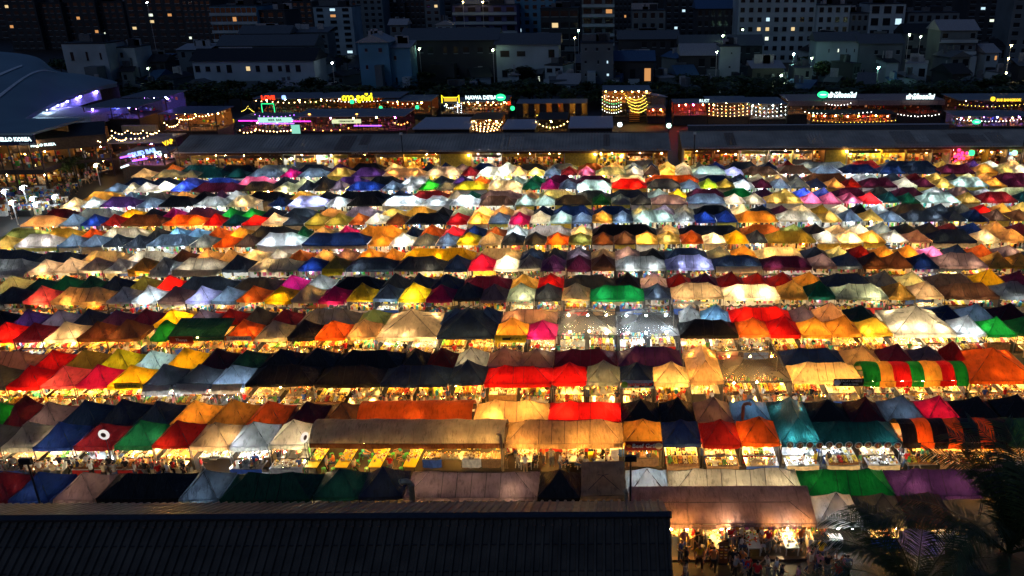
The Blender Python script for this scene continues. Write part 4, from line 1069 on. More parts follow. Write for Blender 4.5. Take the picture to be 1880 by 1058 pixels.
# glowing bulbs along the front of the deck
for i, (px, kind) in enumerate(((1232, 'W'), (1262, 'W'), (1325, 'W'), (1339, 'N'), (1420, 'W'), (1446, 'N'), (1475, 'W'), (1540, 'C'), (1566, 'C'), (1648, 'W'))):
    root = thing('hanging_lamp', f"{'bright white' if kind == 'C' else 'warm'} bare bulb, {nth(i + 1)} from left along the near stall fronts", 'lamp', (XA(px, S0 + .3, 1.9), S0 + .35, 1.62))
    link('light_bulb', bulb_data(kind, 1 if kind == 'C' else 2), root)
put_counter((XA(1630, S0 + .7, .8), S0 + .7, 0), 0, 'counter of yellow lit bowls left of the palm')
put_wares('bowls', (XA(1630, S0 + .7, .8), S0 + .7, .855), 0, 'yellow lit bowls of food left of the palm', 1)
put_counter((XA(1740, S0 + .7, .8), S0 + .7, 0), 0, 'counter behind the palm fronds')
put_wares('trays', (XA(1740, S0 + .7, .8), S0 + .7, .855), 0, 'trays of food behind the palm fronds', 1)
# parasol stands in for a truss awning, purple light put into its cloth
root = thing('parasol', 'violet fabric parasol half hidden by the palm', 'parasol', (XA(1690, S0 - 1.6, 1.5), S0 - 1.6, 0))
mb = MB()
for i in range(8):
    a, b = i * .785, (i + 1) * .785
    mb.add([(0, 0, 2.5), (1.5 * math.cos(a), 1.5 * math.sin(a), 1.95), (1.5 * math.cos(b), 1.5 * math.sin(b), 1.95)], [(0, 1, 2)])
mb.build('canopy', cloth('l'), root); mb = MB(); mb.tube([(0, 0, 0), (0, 0, 2.5)], .03, 6); mb.build('pole', STEEL, root)
mb = MB(); mb.ball((0, -.25, 1.9), .07); mb.build('light_bulb', glow('violet lamp', (.3, .15, 1), 12), root)

# ---------------------------------------------------------------- loose boxes, buckets and coolers in the aisles
def crate_parts(nm, cat, m, lid):
    root = thing(nm, 'template', cat)
    mb = MB(); w_, d_, h_ = .27, .19, .32
    mb.bb((-w_, -d_, 0), (w_, d_, .03)); mb.bb((-w_, -d_, .03), (w_, -d_ + .025, h_)); mb.bb((-w_, d_ - .025, .03), (w_, d_, h_)); mb.bb((-w_, -d_ + .025, .03), (-w_ + .025, d_ - .025, h_)); mb.bb((w_ - .025, -d_ + .025, .03), (w_, d_ - .025, h_))
    mb.build('box', m, root)
    mb = MB()
    if lid: mb.bb((-w_ - .02, -d_ - .02, h_ + .003), (w_ + .02, d_ + .02, h_ + .05)); mb.build('lid', lid, root)
    else:
        for q in range(26): mb.ball((R.uniform(-.2, .2), R.uniform(-.13, .13), h_ - .04 + R.uniform(0, .05)), .055, q % 2)
        mb.build('contents', [PAL[5], PAL[2]], root)
    return root
def bucket():
    root = thing('barrel', 'template', 'barrel')
    mb = MB(); mb.lathe((0, 0, 0), [(.25, 0), (.28, .1), (.29, .35), (.27, .65), (.25, .7)], 14); mb.build('drum', PAL[6], root, smooth=True, sharp=40)
    mb = MB(); mb.lathe((0, 0, .7), [(.27, 0), (.27, .05), (.2, .06)], 14); mb.build('lid', PAL[0], root)
    return root
kinds_ = [(crate_parts('crate', 'crate', PAL[7], None), [False], 'brown vegetable crate'), (crate_parts('cool_box', 'cool box', PAL[0], PAL[6]), [False], 'blue lidded cool box'),
          (crate_parts('cool_box', 'cool box', PAL[4], PAL[0]), [False], 'red cool box'), (bucket(), [False], 'blue lidded barrel')]
for k, n in ((1, 14), (2, 20), (3, 16)):
    for i in range(n):
        px = 30 + (1830) * (i + R.random() * .8) / n
        t = tent_at(k, px); src, u, nm = R.choice(kinds_)
        D = t['D'] + R.uniform(1.5, 1.9)
        lab = f"{nm} under {t['short']}"
        if free(lab): place(src, u, (XA(px, D, .3), D, 0), R.uniform(-.3, .3), lab, 'crates and coolers in the stalls')
LABELS.pop('template', None)
for o in list(COL.objects):
    if o.parent is None and o.get('label') == 'template':
        for ch in list(o.children): bpy.data.objects.remove(ch)
        bpy.data.objects.remove(o)

# ---------------------------------------------------------------- the dark corrugated roof nearest the camera
RB = paint('shaded ribbed sheet', (.060, .054, .042), .5, .0, var=.35, scale=.8)  # shade of the slope facing away is put into this darker colour
root = thing('corrugated_roof_shed', 'dark corrugated metal roofed shed along the bottom edge', 'shed', (0, 39.6, 0))
def ribs(mb, x0, x1, a, b, step=.5, hgt=.11, mi=0):
    n = int((x1 - x0) / step)
    d = (Vector((0, b[0] - a[0], b[1] - a[1]))).normalized(); up = Vector((0, -d.z, d.y))
    if up.z < 0: up = -up
    pr = [(0, 0), (.52, 0), (.62, hgt), (.88, hgt), (.98, 0)]
    vs = []
    for i in range(n):
        for (u, h) in pr: vs.append((x0 + (i + u) * step, h))
    vs.append((x1, 0))
    A = [Vector((x, a[0], a[1])) + up * h for x, h in vs]; B = [Vector((x, b[0], b[1])) + up * h for x, h in vs]
    m = len(vs)
    mb.add(A + B, [(i, i + 1, m + i + 1, m + i) for i in range(m - 1)], mi)
XR = W(1229, 946, 39.6).x; ZR = W(1229, 946, 39.6).z
far_ = W(1216, 920, 44.5)
mb = MB(); ribs(mb, -40, XR, (0, ZR), (far_.y - 39.6, far_.z)); mb.build('rear_slope', paint('lit ribbed sheet', (.24, .23, .21), .4, .4, var=.3, scale=.8), root)  # glow on the rear slope is put into a lighter sheet colour
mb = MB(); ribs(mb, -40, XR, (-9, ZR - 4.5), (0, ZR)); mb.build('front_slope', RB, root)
mb = MB(); mb.bb((-40, -.3, ZR + .0), (XR + .12, .2, ZR + .13)); mb.build('ridge_cap', STEEL, root)
mb = MB()
for i in range(80): mb.box((XR - .3 - i * .5, -.55, ZR - .17), (.16, .2, .10), 0)
mb.build('rib_closers', paint('dull closer strip', (.10, .075, .06), .6), root)
mb = MB()
for i in range(6): mb.bb((-40, -1.6 - i * 1.4 - .03, ZR - .5 * (1.6 + i * 1.4) + .055), (XR, -1.6 - i * 1.4 + .03, ZR - .5 * (1.6 + i * 1.4) + .085))
mb.build('sheet_laps', STEEL, root)
mb = MB(); mb.add([(XR - .05, -9, ZR - 4.7), (XR - .05, 0, ZR - .12), (XR - .05, far_.y - 39.6, far_.z - .12), (XR - .05, far_.y - 39.6, 2.6), (XR - .05, -9, 1.0)], [(0, 1, 2, 3, 4)]); mb.build('gable', paint('dark gable', (.02, .02, .02), .7), root)
for i in range(12):
    mb = MB(); mb.bb((XR - .25 - i * 3.6, 3.9, 0), (XR - .12 - i * 3.6, 4.03, far_.z - .15)); mb.build('post', WHITEP, root)

# ---------------------------------------------------------------- palms at the lower right
LEAFP = paint('palm leaf', (.035, .060, .018), .45, var=.4, scale=2)
def frond_data(seed, L, droop, leaf=.88):
    r = random.Random(seed); mb = MB(); n = 46; pts = []
    p = Vector((0, 0, 0)); ang = rad(62)
    for i in range(n + 1):
        t = i / n
        pts.append(p.copy()); a = ang - droop * t ** 1.5
        p = p + Vector((math.cos(a), 0, math.sin(a))) * L / n
    mb.tube(pts[::3] + [pts[-1]], [.05 * (1 - .85 * i / (len(pts[::3]))) for i in range(len(pts[::3]) + 1)], 5)
    for i in range(5, n + 1):
        t = i / n
        ll = leaf * (math.sin(min(1, t * 1.15) * math.pi * .8) + .28) * r.uniform(.85, 1.1)
        d = (pts[i] - pts[i - 1]).normalized()
        for s in (-1, 1):
            for q in range(2):
                base = pts[i] + d * (q * L / n / 2)
                out = (Vector((0, s, 0)) + d * r.uniform(.45, .75) + Vector((0, 0, -.02 - r.uniform(0, .22)))).normalized()
                sidev = d * .027
                m_ = base + out * ll * .55 + Vector((0, 0, .02)); e = base + out * ll + Vector((0, 0, -.08 * ll))
                mb.add([base - sidev * .5, base + sidev * .5, m_ + sidev, e, m_ - sidev], [(0, 1, 2, 4), (4, 2, 3)])
    return mb.data('frond', LEAFP)
FR = [frond_data(i, 4.6 + .5 * (i % 3), rad(62 + 22 * (i % 4))) for i in range(6)]
def palm(px, py, D, label, n, seed, s=1.0, extra=()):
    r = random.Random(seed); p_ = W(px, py, D)
    root = thing('palm_tree', label, 'palm tree', (p_.x, D, 0), 0)
    mb = MB(); hgt = p_.z
    ks = 14
    mb.tube([(.25 * math.sin(i / ks * 2), .1 * math.cos(i), hgt * i / ks) for i in range(ks + 1)], [.24 - .1 * i / ks + (.015 if i % 2 else 0) for i in range(ks + 1)], 10)
    mb.build('trunk', paint('palm bark', (.09, .07, .05), .8, bump=.5), root)
    for i in range(n):
        o = link('frond', FR[r.randrange(6)], root, (.25 * math.sin(2), 0, hgt - .05))
        o.rotation_euler = (r.uniform(-.15, .15), r.uniform(-.25, .55), i * 2 * math.pi / n * 1.0 + r.uniform(-.2, .2)); o.scale = (s * r.uniform(.85, 1.1),) * 3
    for (rz, ry, sc2) in extra:
        o = link('frond', FR[1], root, (.25 * math.sin(2), 0, hgt - .05)); o.rotation_euler = (0, ry, rz); o.scale = (sc2,) * 3
palm(1838, 1015, 22, 'tall coconut palm at lower right with long dark fronds', 13, 3, .8, ((math.pi * .78, -.65, 1.0), (math.pi * .60, -.8, .95), (math.pi * .9, -.35, .95), (math.pi * .8, -.5, .95)))
palm(1668, 1098, 26, 'lower coconut palm filling the bottom right with dense fronds', 14, 9, .85, ((math.pi * .9, .05, .95), (math.pi * .75, -.3, .9)))

# leafy trees (also used far behind the market)
def crown_data(seed, n=420, ls=.5, flat=.8):
    r = random.Random(seed); mb = MB()
    cl = [(Vector((r.gauss(0, .45), r.gauss(0, .45), r.gauss(0, .35) * flat)), r.uniform(.25, .5)) for _ in range(9)]
    for i in range(n):
        c, rr = r.choice(cl)
        p = c + Vector((r.gauss(0, 1), r.gauss(0, 1), r.gauss(0, 1))).normalized() * rr * r.uniform(.5, 1.05)
        a = Vector((r.gauss(0, 1), r.gauss(0, 1), r.gauss(0, 1))).normalized(); b = a.orthogonal().normalized(); c2 = a.cross(b)
        q = ls * r.uniform(.05, .14)
        mb.add([p + a * q * 1.6, p + b * q, p - a * q * 1.6, p - b * q], [(0, 1, 2, 3)], 0 if r.random() < .7 else 1)
    return mb.data('crown', [paint('leaf dark', (.02, .04, .012), .5, var=.3), paint('leaf pale', (.05, .085, .02), .5, var=.3)])
CROWNS = [crown_data(s, 1100, .62) for s in (1, 2, 3)]
TRUNK = MB(); TRUNK.tube([(0, 0, 0), (.02, 0, .3), (-.02, .02, .6)], [.05, .035, .025], 7)
for a in range(4): TRUNK.tube([(-.01, .01, .4 + a * .04), (.25 * math.cos(a * 1.7), .25 * math.sin(a * 1.7), .75)], [.022, .008], 5)
TRUNK = TRUNK.data('trunk', paint('tree bark', (.06, .045, .03), .9))
def tree(x, y, h, w_, label, group=None, seed=0):
    root = thing('tree', label, 'tree', (x, y, 0), 0, group)
    o = link('trunk', TRUNK, root, (0, 0, 0)); o.scale = (h * .8, h * .8, h)
    o = link('crown', CROWNS[seed % 3], root, (0, 0, h * .66), seed * 1.3); o.scale = (w_ * .55, w_ * .55, h * .38)
    return root
p_ = W(1872, 890, 27)
root = tree(p_.x, 27, p_.z + .6, 3, 'broad leaved tree at the right edge behind the palm')
for ch in root.children:
    if ch.name.startswith('crown'): ch.location.z = p_.z; ch.scale = (1.0, 1.0, .9)
    else: ch.scale = (1.6, 1.6, p_.z / .78)

# ---------------------------------------------------------------- the two long shop buildings behind the tents
DL = 154.0
RIB2 = paint('weathered roof sheet', (.40, .36, .29), .6, .0, var=.3, scale=.25)
SHOPW = [paint('shop wall ochre', (.35, .2, .07), .8), paint('shop wall grey', (.2, .2, .2), .8), paint('shop wall brown', (.12, .07, .04), .8), paint('shop wall yellow', (.6, .45, .08), .7), paint('shop wall pale', (.5, .48, .42), .8)]
BRIGHT = {k: glow(f'lamp {k}', c, s) for k, c, s in (('warm', (1, .6, .22), 14), ('amber', (1, .42, .07), 9), ('cool', (.75, .9, 1), 11), ('pink', (1, .08, .6), 5), ('green', (.1, 1, .35), 4),
          ('blue', (.15, .2, 1), 6), ('red', (1, .05, .03), 4), ('yellow', (1, .75, .1), 6), ('violet', (.45, .15, 1), 6), ('white', (1, .95, .85), 9))}
def clutter(mb, x0, x1, y0, y1, z0, z1, n, r, big=1.0):
    for q in range(n):
        s_ = (r.uniform(.1, .6) * big, r.uniform(.1, .4), r.uniform(.1, .7) * big)
        mb.box((r.uniform(x0, x1), r.uniform(y0, y1), r.uniform(z0, z1)), s_, r.choices(range(12), (5, 4, 3, 3, 2, 1, 1, 4, 3, 1, 1, 1))[0], r.uniform(-.4, .4))
def long_building(label, px0, px1, yr, ye, bays, pos):
    r = random.Random(px0)
    a, b = W(px0, ye, DL - 1.2), W(px1, ye, DL - 1.2)
    x0, x1, ze = a.x, b.x, W((px0 + px1) / 2, ye, DL - 1.2).z
    rg = W((px0 + px1) / 2, yr, DL + 6)
    root = thing('shop_building', label, 'building', (0, DL, 0))
    mb = MB(); ribs(mb, x0, x1, (-1.2, ze), (6, rg.z), .6, .07); ribs(mb, x0, x1, (6, rg.z), (14, ze + .3), .6, .07); mb.build('roof', RIB2, root)
    nv = Vector((0, 7.2, rg.z - ze)).normalized()
    for q in range(9):
        u, w__, l0, l1 = r.uniform(x0 + 2, x1 - 6), r.choice((1.2, 1.8, 3.0, 4.2)), r.uniform(0, .4), r.uniform(.6, 1)
        p0, p1 = Vector((0, -1.2, ze)).lerp(Vector((0, 6, rg.z)), l0), Vector((0, -1.2, ze)).lerp(Vector((0, 6, rg.z)), l1)
        mb = MB(); ribs(mb, u, u + w__, (p0.y - nv.z * .07, p0.z + nv.y * .07), (p1.y - nv.z * .07, p1.z + nv.y * .07), .6, .07)
        mb.build('roof_patch', paint(f"patched roof sheet {q % 3}", ((.3, .27, .22), (.5, .46, .38), (.22, .17, .13))[q % 3], .6), root)
    mb = MB(); mb.bb((x0, -1.25, ze - .22), (x1, -1.15, ze - .02)); mb.build('gutter', paint('gutter', (.4, .4, .4), .5), root)
    mb = MB(); mb.bb((x0 - .05, 5.85, rg.z + .06), (x1 + .05, 6.15, rg.z + .16)); mb.build('ridge_cap', STEEL, root)
    mb = MB(); mb.bb((x0 + .6, 4.0, 0), (x1 - .6, 4.2, ze + .4)); mb.bb((x0 + .6, 13, 0), (x1 - .6, 13.2, ze + .2)); mb.bb((x0 + .6, 4.2, 0), (x0 + .8, 13, ze)); mb.bb((x1 - .8, 4.2, 0), (x1 - .6, 13, ze)); mb.build('rear_wall', SHOPW[0], root)
    mb = MB(); mb.bb((x0 + .6, 0, ze - .9), (x1 - .6, .15, ze - .24)); mb.build('fascia', SHOPW[2], root)
    px = px0
    i = 0
    for (pa, pb, kind) in bays:
        X0, X1 = XA(pa, DL, 3), XA(pb, DL, 3)
        mb = MB(); mb.bb((X0 - .08, -.02, 0), (X0 + .08, 4, ze - .9)); mb.build('party_wall', r.choice(SHOPW), root)
        if kind == 'y':         # closed front washed by a lamp, whose yellow is put into the wall
            mb = MB()
            n = int((X1 - X0 - .2) / .3)
            for q in range(n): mb.bb((X0 + .1 + q * .3, .1, 0), (X0 + .1 + q * .3 + .27, .16 + .03 * (q % 2), ze - .92))
            mb.build('closed_front', SHOPW[3], root)
            mb = MB(); mb.ball((X1 - .35, -.35, ze - 1.1), .16); mb.build('light_bulb', glow('front lamp', (1, .72, .2), 160), root)
            continue
        if kind == 's':
            mb = MB(); mb.bb((X0 + .1, .1, 0), (X1 - .1, .2, 2.3)); mb.build('closed_front', SHOPW[1], root)
        mb = MB()
        wall = {'o': SHOPW[0], 'd': SHOPW[2], 'w': SHOPW[4], 'g': SHOPW[3], 's': SHOPW[4], 'r': SHOPW[2]}[kind]
        mb.bb((X0 + .1, 3.7, 0), (X1 - .1, 3.9, ze - .95)); mb.build('shop_wall', wall, root)
        n = max(1, int((X1 - X0) / 1.6))
        lk = {'o': 'amber', 'd': 'amber', 'w': 'white', 'g': 'yellow', 's': 'warm', 'r': 'red'}[kind]
        for q in range(n):
            mb = MB(); mb.ball((X0 + (X1 - X0) * (q + .5) / n + r.uniform(-.2, .2), r.uniform(.6, 1.6), ze - 1.1 - r.uniform(0, .7)), .13 if kind != 'd' else .09)
            mb.build('light_bulb', glow(f'shop lamp {lk}', {'amber': (1, .5, .12), 'white': (1, .93, .78), 'yellow': (1, .7, .14), 'warm': (1, .62, .22), 'red': (1, .2, .08)}[lk], {'o': 420, 'd': 200}.get(kind, 680)), root)
        mb = MB(); clutter(mb, X0 + .3, X1 - .3, .3, 3.2, .2, ze - 1.3, int((X1 - X0) * (16 if kind != 'd' else 9)), r)
        for q in range(int((X1 - X0) / 1.2)): mb.bb((X0 + .4 + q * 1.2, 2.4, 0), (X0 + 1.3 + q * 1.2, 2.8, r.uniform(1.5, 2.8)), r.choice((0, 1, 7, 8, 7)))
        o = mb.build('goods', PAL, root); o['kind'] = 'stuff'
        if r.random() < .7:
            mb = MB(); mb.bb((X0 + .2, -.1, ze - 1.5), (X1 - .2, -.02, ze - .95)); mb.build('shop_sign', r.choice([SHOPW[1], SHOPW[2], PAL[8], PAL[7], SHOPW[3]]), root)
    return root
b1 = long_building('long low shop building with dark ribbed roof, left of the alley', 318, 1232, 246, 277,
    [(322, 350, 'd'), (350, 400, 'o'), (400, 450, 'o'), (450, 520, 'd'), (520, 542, 'w'), (542, 580, 's'), (580, 612, 'w'), (612, 640, 'w'), (640, 690, 'd'), (690, 740, 'd'), (740, 808, 'g'), (808, 865, 'y'),
     (865, 922, 'w'), (922, 982, 'o'), (982, 1036, 'o'), (1036, 1096, 'y'), (1096, 1150, 'g'), (1150, 1200, 's'), (1200, 1230, 'o')], 0)
b2 = long_building('long low shop building with dark ribbed roof, right of the alley', 1252, 1990, 239, 269,
    [(1256, 1270, 'g'), (1270, 1310, 'o'), (1310, 1358, 'o'), (1358, 1412, 'w'), (1412, 1455, 'w'), (1455, 1492, 's'), (1492, 1515, 'o'), (1515, 1556, 'y'), (1556, 1618, 'g'), (1618, 1662, 'g'), (1662, 1712, 'o'), (1712, 1745, 'd'),
     (1745, 1790, 'r'), (1790, 1815, 'd'), (1815, 1850, 'd'), (1850, 1880, 'w'), (1880, 1930, 'o'), (1930, 1985, 'w')], 0)
mb = MB(); p_ = W(660, 281, DL - .2)
letter(b1, 'SINCE 48', .8, PAL[0], (p_.x, -.15, p_.z))
def light_ball(label, px, py, D, r_, m, cat='lamp'):
    r_ *= .62
    p_ = W(px, py, D)
    root = thing('sign_lamp', label, cat, (p_.x, D, 0))
    mb = MB(); mb.tube([(0, 0, 0), (0, 0, p_.z - r_)], .06, 6); mb.build('pole', STEEL, root)
    mb = MB(); mb.lathe((0, 0, p_.z - r_), [(.1 * r_, 0), (.8 * r_, .2 * r_), (r_, r_), (.8 * r_, 1.8 * r_), (.1 * r_, 2 * r_)], 12); mb.build('globe', m, root)
rr_ = thing('neon_flower', 'big glowing pink neon flower before the right long shop building', 'neon sign', (W(1762, 286, DL - 1.6).x, DL - 1.6, 0))
zc_ = W(1762, 286, DL - 1.6).z; mb = MB()
for i in range(9):
    a = i * 2.4; q = .25 + .14 * i
    mb.lathe((q * math.cos(a), 0, zc_ + q * math.sin(a)), [(.22, -.25), (.34, 0), (.2, .25)], 9)
mb.build('petals', glow('pink neon', (1, .03, .15), 3.2), rr_); mb = MB(); mb.tube([(0, 0, 0), (0, 0, zc_)], .08, 6); mb.build('pole', STEEL, rr_)
light_ball('glowing green oval lamp beside the pink neon flower', 1784, 281, DL - 1.6, .9, glow('green oval', (.05, 1, .3), 1.6))
light_ball('glowing pale green disc lamp at the right end of the shop building', 1863, 281, DL - 1.6, .8, glow('mint oval', (.4, 1, .65), 1.8))
for i, (px, y0, y1) in enumerate(((333, 243, 276), (742, 241, 274), (1273, 240, 268), (1872, 234, 268))):
    p_ = W(px, y0, DL + 1)
    root = thing('pole', f"thin dark pole through the long roof, {nth(i + 1)} from the left", 'pole', (p_.x, DL - 1.6, 0))
    mb = MB(); mb.tube([(0, 0, 0), (0, 0, p_.z)], .09, 6); mb.build('shaft', STEEL, root)
    mb = MB(); mb.box((0, -.1, p_.z), (.5, .4, .4)); mb.build('lamp_box', PAL[0], root)

# ---------------------------------------------------------------- string lights
BSTR = MB(); BSTR.ball((0, 0, 0), .15); BSTR_D = {}
def strbulb(kind, s_):
    if (kind) not in BSTR_D:
        mb = MB(); mb.ball((0, 0, 0), .12); BSTR_D[kind] = mb.data('bulb', BRIGHT[kind])
    return BSTR_D[kind]
def string_light(label, pts, n, kind='warm', sag=.8, size=1.0, group='string lights'):
    pts = [Vector(p) for p in pts]
    root = thing('string_light', label, 'string light', tuple(pts[0]), 0, group)
    full = []
    for a, b in zip(pts, pts[1:]):
        m = max(2, int(n * .62) // (len(pts) - 1))
        for i in range(m):
            t = i / m; p = a.lerp(b, t); p.z -= sag * 4 * t * (1 - t); full.append(p - pts[0])
    full.append(pts[-1] - pts[0])
    mb = MB(); mb.tube([p + Vector((0, 0, .12)) for p in full], .02, 3); mb.build('cord', STEEL, root)
    for p in full[:100]:
        o = link('bulb', strbulb(kind, size), root, p + Vector((0, R.uniform(-.1, .1), R.uniform(-.08, .08)))); o.scale = (size,) * 3
    return root

# ---------------------------------------------------------------- bars behind the shops
DARKW = [paint('bar wall dark', (.05, .035, .03), .8), paint('bar wall rust', (.22, .07, .03), .8), paint('bar wall timber', (.25, .13, .05), .7), paint('bar wall green', (.04, .12, .09), .7), paint('bar wall grey', (.1, .1, .11), .7)]
def bar(label, px0, px1, yroof, yfloor, D, dep=9, wall=0, lamps=('warm',), nl=4, roofm=None, dens=8, floor2=None, name='bar_building', people_=0):
    r = random.Random(int(px0 * 7 + yroof))
    x0, x1 = XA(px0, D, 4), XA(px1, D, 4)
    zt = W((px0 + px1) / 2, yroof, D).z; zf = max(.1, W((px0 + px1) / 2, yfloor, D).z)
    root = thing(name, label, 'building', ((x0 + x1) / 2, D, 0)); h = (x1 - x0) / 2
    mb = MB(); mb.bb((-h, -.5, zt - .15), (h, dep + 2, zt))
    for q in range(int(2 * h / 1.0)): mb.bb((-h + q, -.5, zt + .003), (-h + q + .1, dep + 2, zt + .05))
    mb.build('roof', roofm or paint('bar roof sheet', (.16, .18, .22), .5), root)
    mb = MB(); mb.bb((-h, 0, zf - .25), (h, dep, zf)); mb.build('deck', paint('bar deck', (.1, .06, .04), .8), root)
    if zf > 1:
        mb = MB(); mb.bb((-h + .1, .3, 0), (h - .1, dep, zf - .26)); mb.build('ground_floor_wall', DARKW[0], root)
    mb = MB(); mb.bb((-h, dep, zf), (h, dep + .2, zt - .16)); mb.build('rear_wall', DARKW[wall], root)
    n = max(2, int(2 * h / 5))
    for q in range(n + 1):
        mb = MB(); mb.bb((-h + 2 * h * q / n - .1, .05, zf), (-h + 2 * h * q / n + .1, .25, zt - .16)); mb.build('post', DARKW[0], root)
    mb = MB(); mb.bb((-h, -.02, zf + .85), (h, .04, zf + .95))
    for q in range(int(2 * h / .6)): mb.bb((-h + q * .6, 0, zf), (-h + q * .6 + .05, .03, zf + .85))
    mb.build('railing', STEEL, root)
    for q in range(nl):
        mb = MB(); mb.ball((-h + 2 * h * (q + .5) / nl + r.uniform(-.5, .5), r.uniform(1, dep * .6), zt - .8), .16)
        lk = lamps[q % len(lamps)]
        base = {'warm': (1, .55, .18), 'amber': (1, .4, .07), 'cool': (.7, .95, 1), 'pink': (1, .1, .6), 'red': (1, .12, .05), 'blue': (.12, .15, 1), 'violet': (.4, .15, 1), 'green': (.2, 1, .5), 'yellow': (1, .75, .15)}[lk]
        mb.build('light_bulb', glow(f'bar lamp {lk}', base, 210), root)
    mb = MB(); clutter(mb, -h + .5, h - .5, .5, dep - 1, zf + .2, zf + 1.1, int(2 * h * dens * .35), r)
    clutter(mb, -h + .5, h - .5, dep - .8, dep - .2, zf + .4, zt - .6, int(2 * h * dens * .25), r)
    o = mb.build('furnishings', PAL, root); o['kind'] = 'stuff'
    return root, h, zt, zf
def front_string(label, px0, px1, py, D, n, kind='warm', segs=1, sag=.5, size=1.0):
    pts = [W(px0 + (px1 - px0) * i / segs, py, D) for i in range(segs + 1)]
    return string_light(label, pts, n, kind, sag, size)
NEON = {k: glow(f'neon {k}', c, s * .75) for k, c, s in (('yellow', (1, .8, .02), 2.6), ('white', (.75, 1, 1), 2.6), ('red', (1, .04, .01), 3), ('green', (.03, 1, .3), 2.2), ('blue', (.25, .4, 1), 2.8), ('pink', (1, .05, .8), 2.6), ('violet', (.45, .12, 1), 2.8), ('gold', (1, .6, .03), 2.2))}
def neon_sign(label, txt, px, py, D, size, k, bold=.03, frame=True, face=True):
    size *= .7
    p_ = W(px, py, D)
    root = thing('neon_sign', label, 'neon sign', p_, 0)
    letter(root, txt, size, NEON[k], (0, -.06, 0), bold=bold, ext=.04)
    mb = MB()
    wd = len(txt) * size * .3
    mb.tube([(-wd, .05, -size * .55), (wd, .05, -size * .55)], .05, 4)
    for s in (-1, 0, 1): mb.tube([(s * wd * .8, .05, -size * .55), (s * wd * .8, .3, -size * .55 - 1.2)], .05, 4)
    mb.build('sign_frame', STEEL, root)
    return root
def oval_sign(label, px, py, D, wd, ht, m):
    p_ = W(px, py, D)
    root = thing('oval_sign', label, 'lit sign', p_, 0)
    mb = MB(); mb.lathe((0, 0, 0), [(1, -.15), (1.0, .15), (.9, .16)], 24); o = mb.build('face', m, root); o.rotation_euler.x = math.pi / 2; o.scale = (wd / 2, ht / 2, 1)
    mb = MB(); mb.tube([(0, .3, -ht / 2 - 1), (0, .3, 0)], .08, 5); mb.build('bracket', STEEL, root)
    mb = MB(); mb.lathe((0, 0, .17), [(.62, 0), (.62, .03), (.5, .04)], 16); o = mb.build('emblem', glow('pale sign glyph', (.6, 1, .8), 2), root); o.rotation_euler.x = math.pi / 2; o.scale = (wd / 2, ht / 7, 1)
# upper line of bars, left to right
bar('two storey bar with neon and lamp strings at the left end', 466, 600, 180, 207, 220, lamps=('amber', 'green', 'warm'), nl=4, dens=6)
bar('two storey bar with yellow Thai neon on its roof edge', 600, 735, 179, 207, 220, wall=1, lamps=('amber', 'red'), nl=4, dens=5)
bar('low dark bar right of the yellow Thai neon bar', 700, 792, 185, 209, 217, wall=1, lamps=('amber',), nl=2, dens=4)
front_string('row of warm bulbs along the left neon bar roof edge', 470, 600, 185, 219, 22); front_string('row of warm bulbs left of the yellow Thai neon', 600, 706, 184, 219, 26, 'white', size=.7)
front_string('row of warm bulbs along the low dark bar', 712, 775, 188, 216, 12, 'warm')
neon_sign('red neon LOVE sign on the left bar roof', 'LOVE', 492, 180, 218.5, 2.1, 'red', .08)
neon_sign('yellow neon sign with Thai lettering on a bar roof', 'ดาว ลูกไก่', 656, 180, 218.5, 3.0, 'yellow', .10)
light_ball('small multicolour glowing ball lamp beside the red neon', 521, 179, 218.5, .9, NEON['blue']); light_ball('small green glowing ball lamp below the yellow Thai neon', 646, 187, 218, .9, NEON['green'])
light_ball('green lantern on the post of the yellow Thai neon bar', 699, 198, 215, .75, NEON['green']); light_ball('green lantern on the post of the low dark bar', 766, 197, 214, .8, NEON['green'])
rt = thing('neon_rectangle', 'green neon rectangle outline under the left bar roof', 'neon sign', W(492, 198, 217), 0)
mb = MB(); mb.tube([(-1.6, 0, -1.2), (-1.6, 0, 1), (1.6, 0, 1), (1.6, 0, -1.2)], .12, 5); mb.build('tube', NEON['green'], rt)
# lower line at left
bar('low bar with pink and violet neon tubes', 430, 540, 221, 241, 186, lamps=('pink', 'warm', 'cool'), nl=4, dens=14)
bar('low bar with long grey roof and green lit sign box', 540, 745, 213, 240, 190, lamps=('warm', 'pink', 'amber'), nl=5, dens=8, roofm=paint('pale bar roof', (.22, .24, .28), .5))
for i, (a, b, y, k) in enumerate(((438, 475, 222, 'pink'), (475, 540, 227, 'violet'), (476, 538, 220, 'blue'), (538, 570, 223, 'pink'), (650, 700, 231, 'violet'))):
    p_, q_ = W(a, y, 185), W(b, y, 185)
    rt = thing('neon_tube', f"{k if k != 'blue' else 'bluish'} neon tube, {nth(i + 1)} along the low left bars", 'neon tube', p_, 0, 'neon tubes')
    mb = MB(); mb.tube([(0, 0, 0), tuple(q_ - p_)], .14, 6); mb.build('tube', NEON[k], rt)
    mb = MB()
    for t_ in (.15, .85): mb.tube([((q_.x - p_.x) * t_, .1, 0), ((q_.x - p_.x) * t_, .1, -p_.z + .1)], .04, 4)
    mb.build('bracket', STEEL, rt)
def sign_box(label, px, py, D, w_, h_, m, txt=None, col='white', size=None):
    rt = thing('sign_box', label, 'lit sign', W(px, py, D), 0)
    mb = MB(); mb.box((0, 0, 0), (w_, .25, h_)); mb.build('casing', m, rt)
    mb = MB()
    for s in (-1, 1): mb.bb((s * w_ * .4 - .05, .05, -h_ / 2 - 1.2), (s * w_ * .4 + .05, .12, -h_ / 2 - .002))
    mb.build('bracket', STEEL, rt)
    if txt: letter(rt, txt, size or h_ * .6, NEON[col] if col in NEON else col, (0, -.15, 0), bold=.02)
    return rt
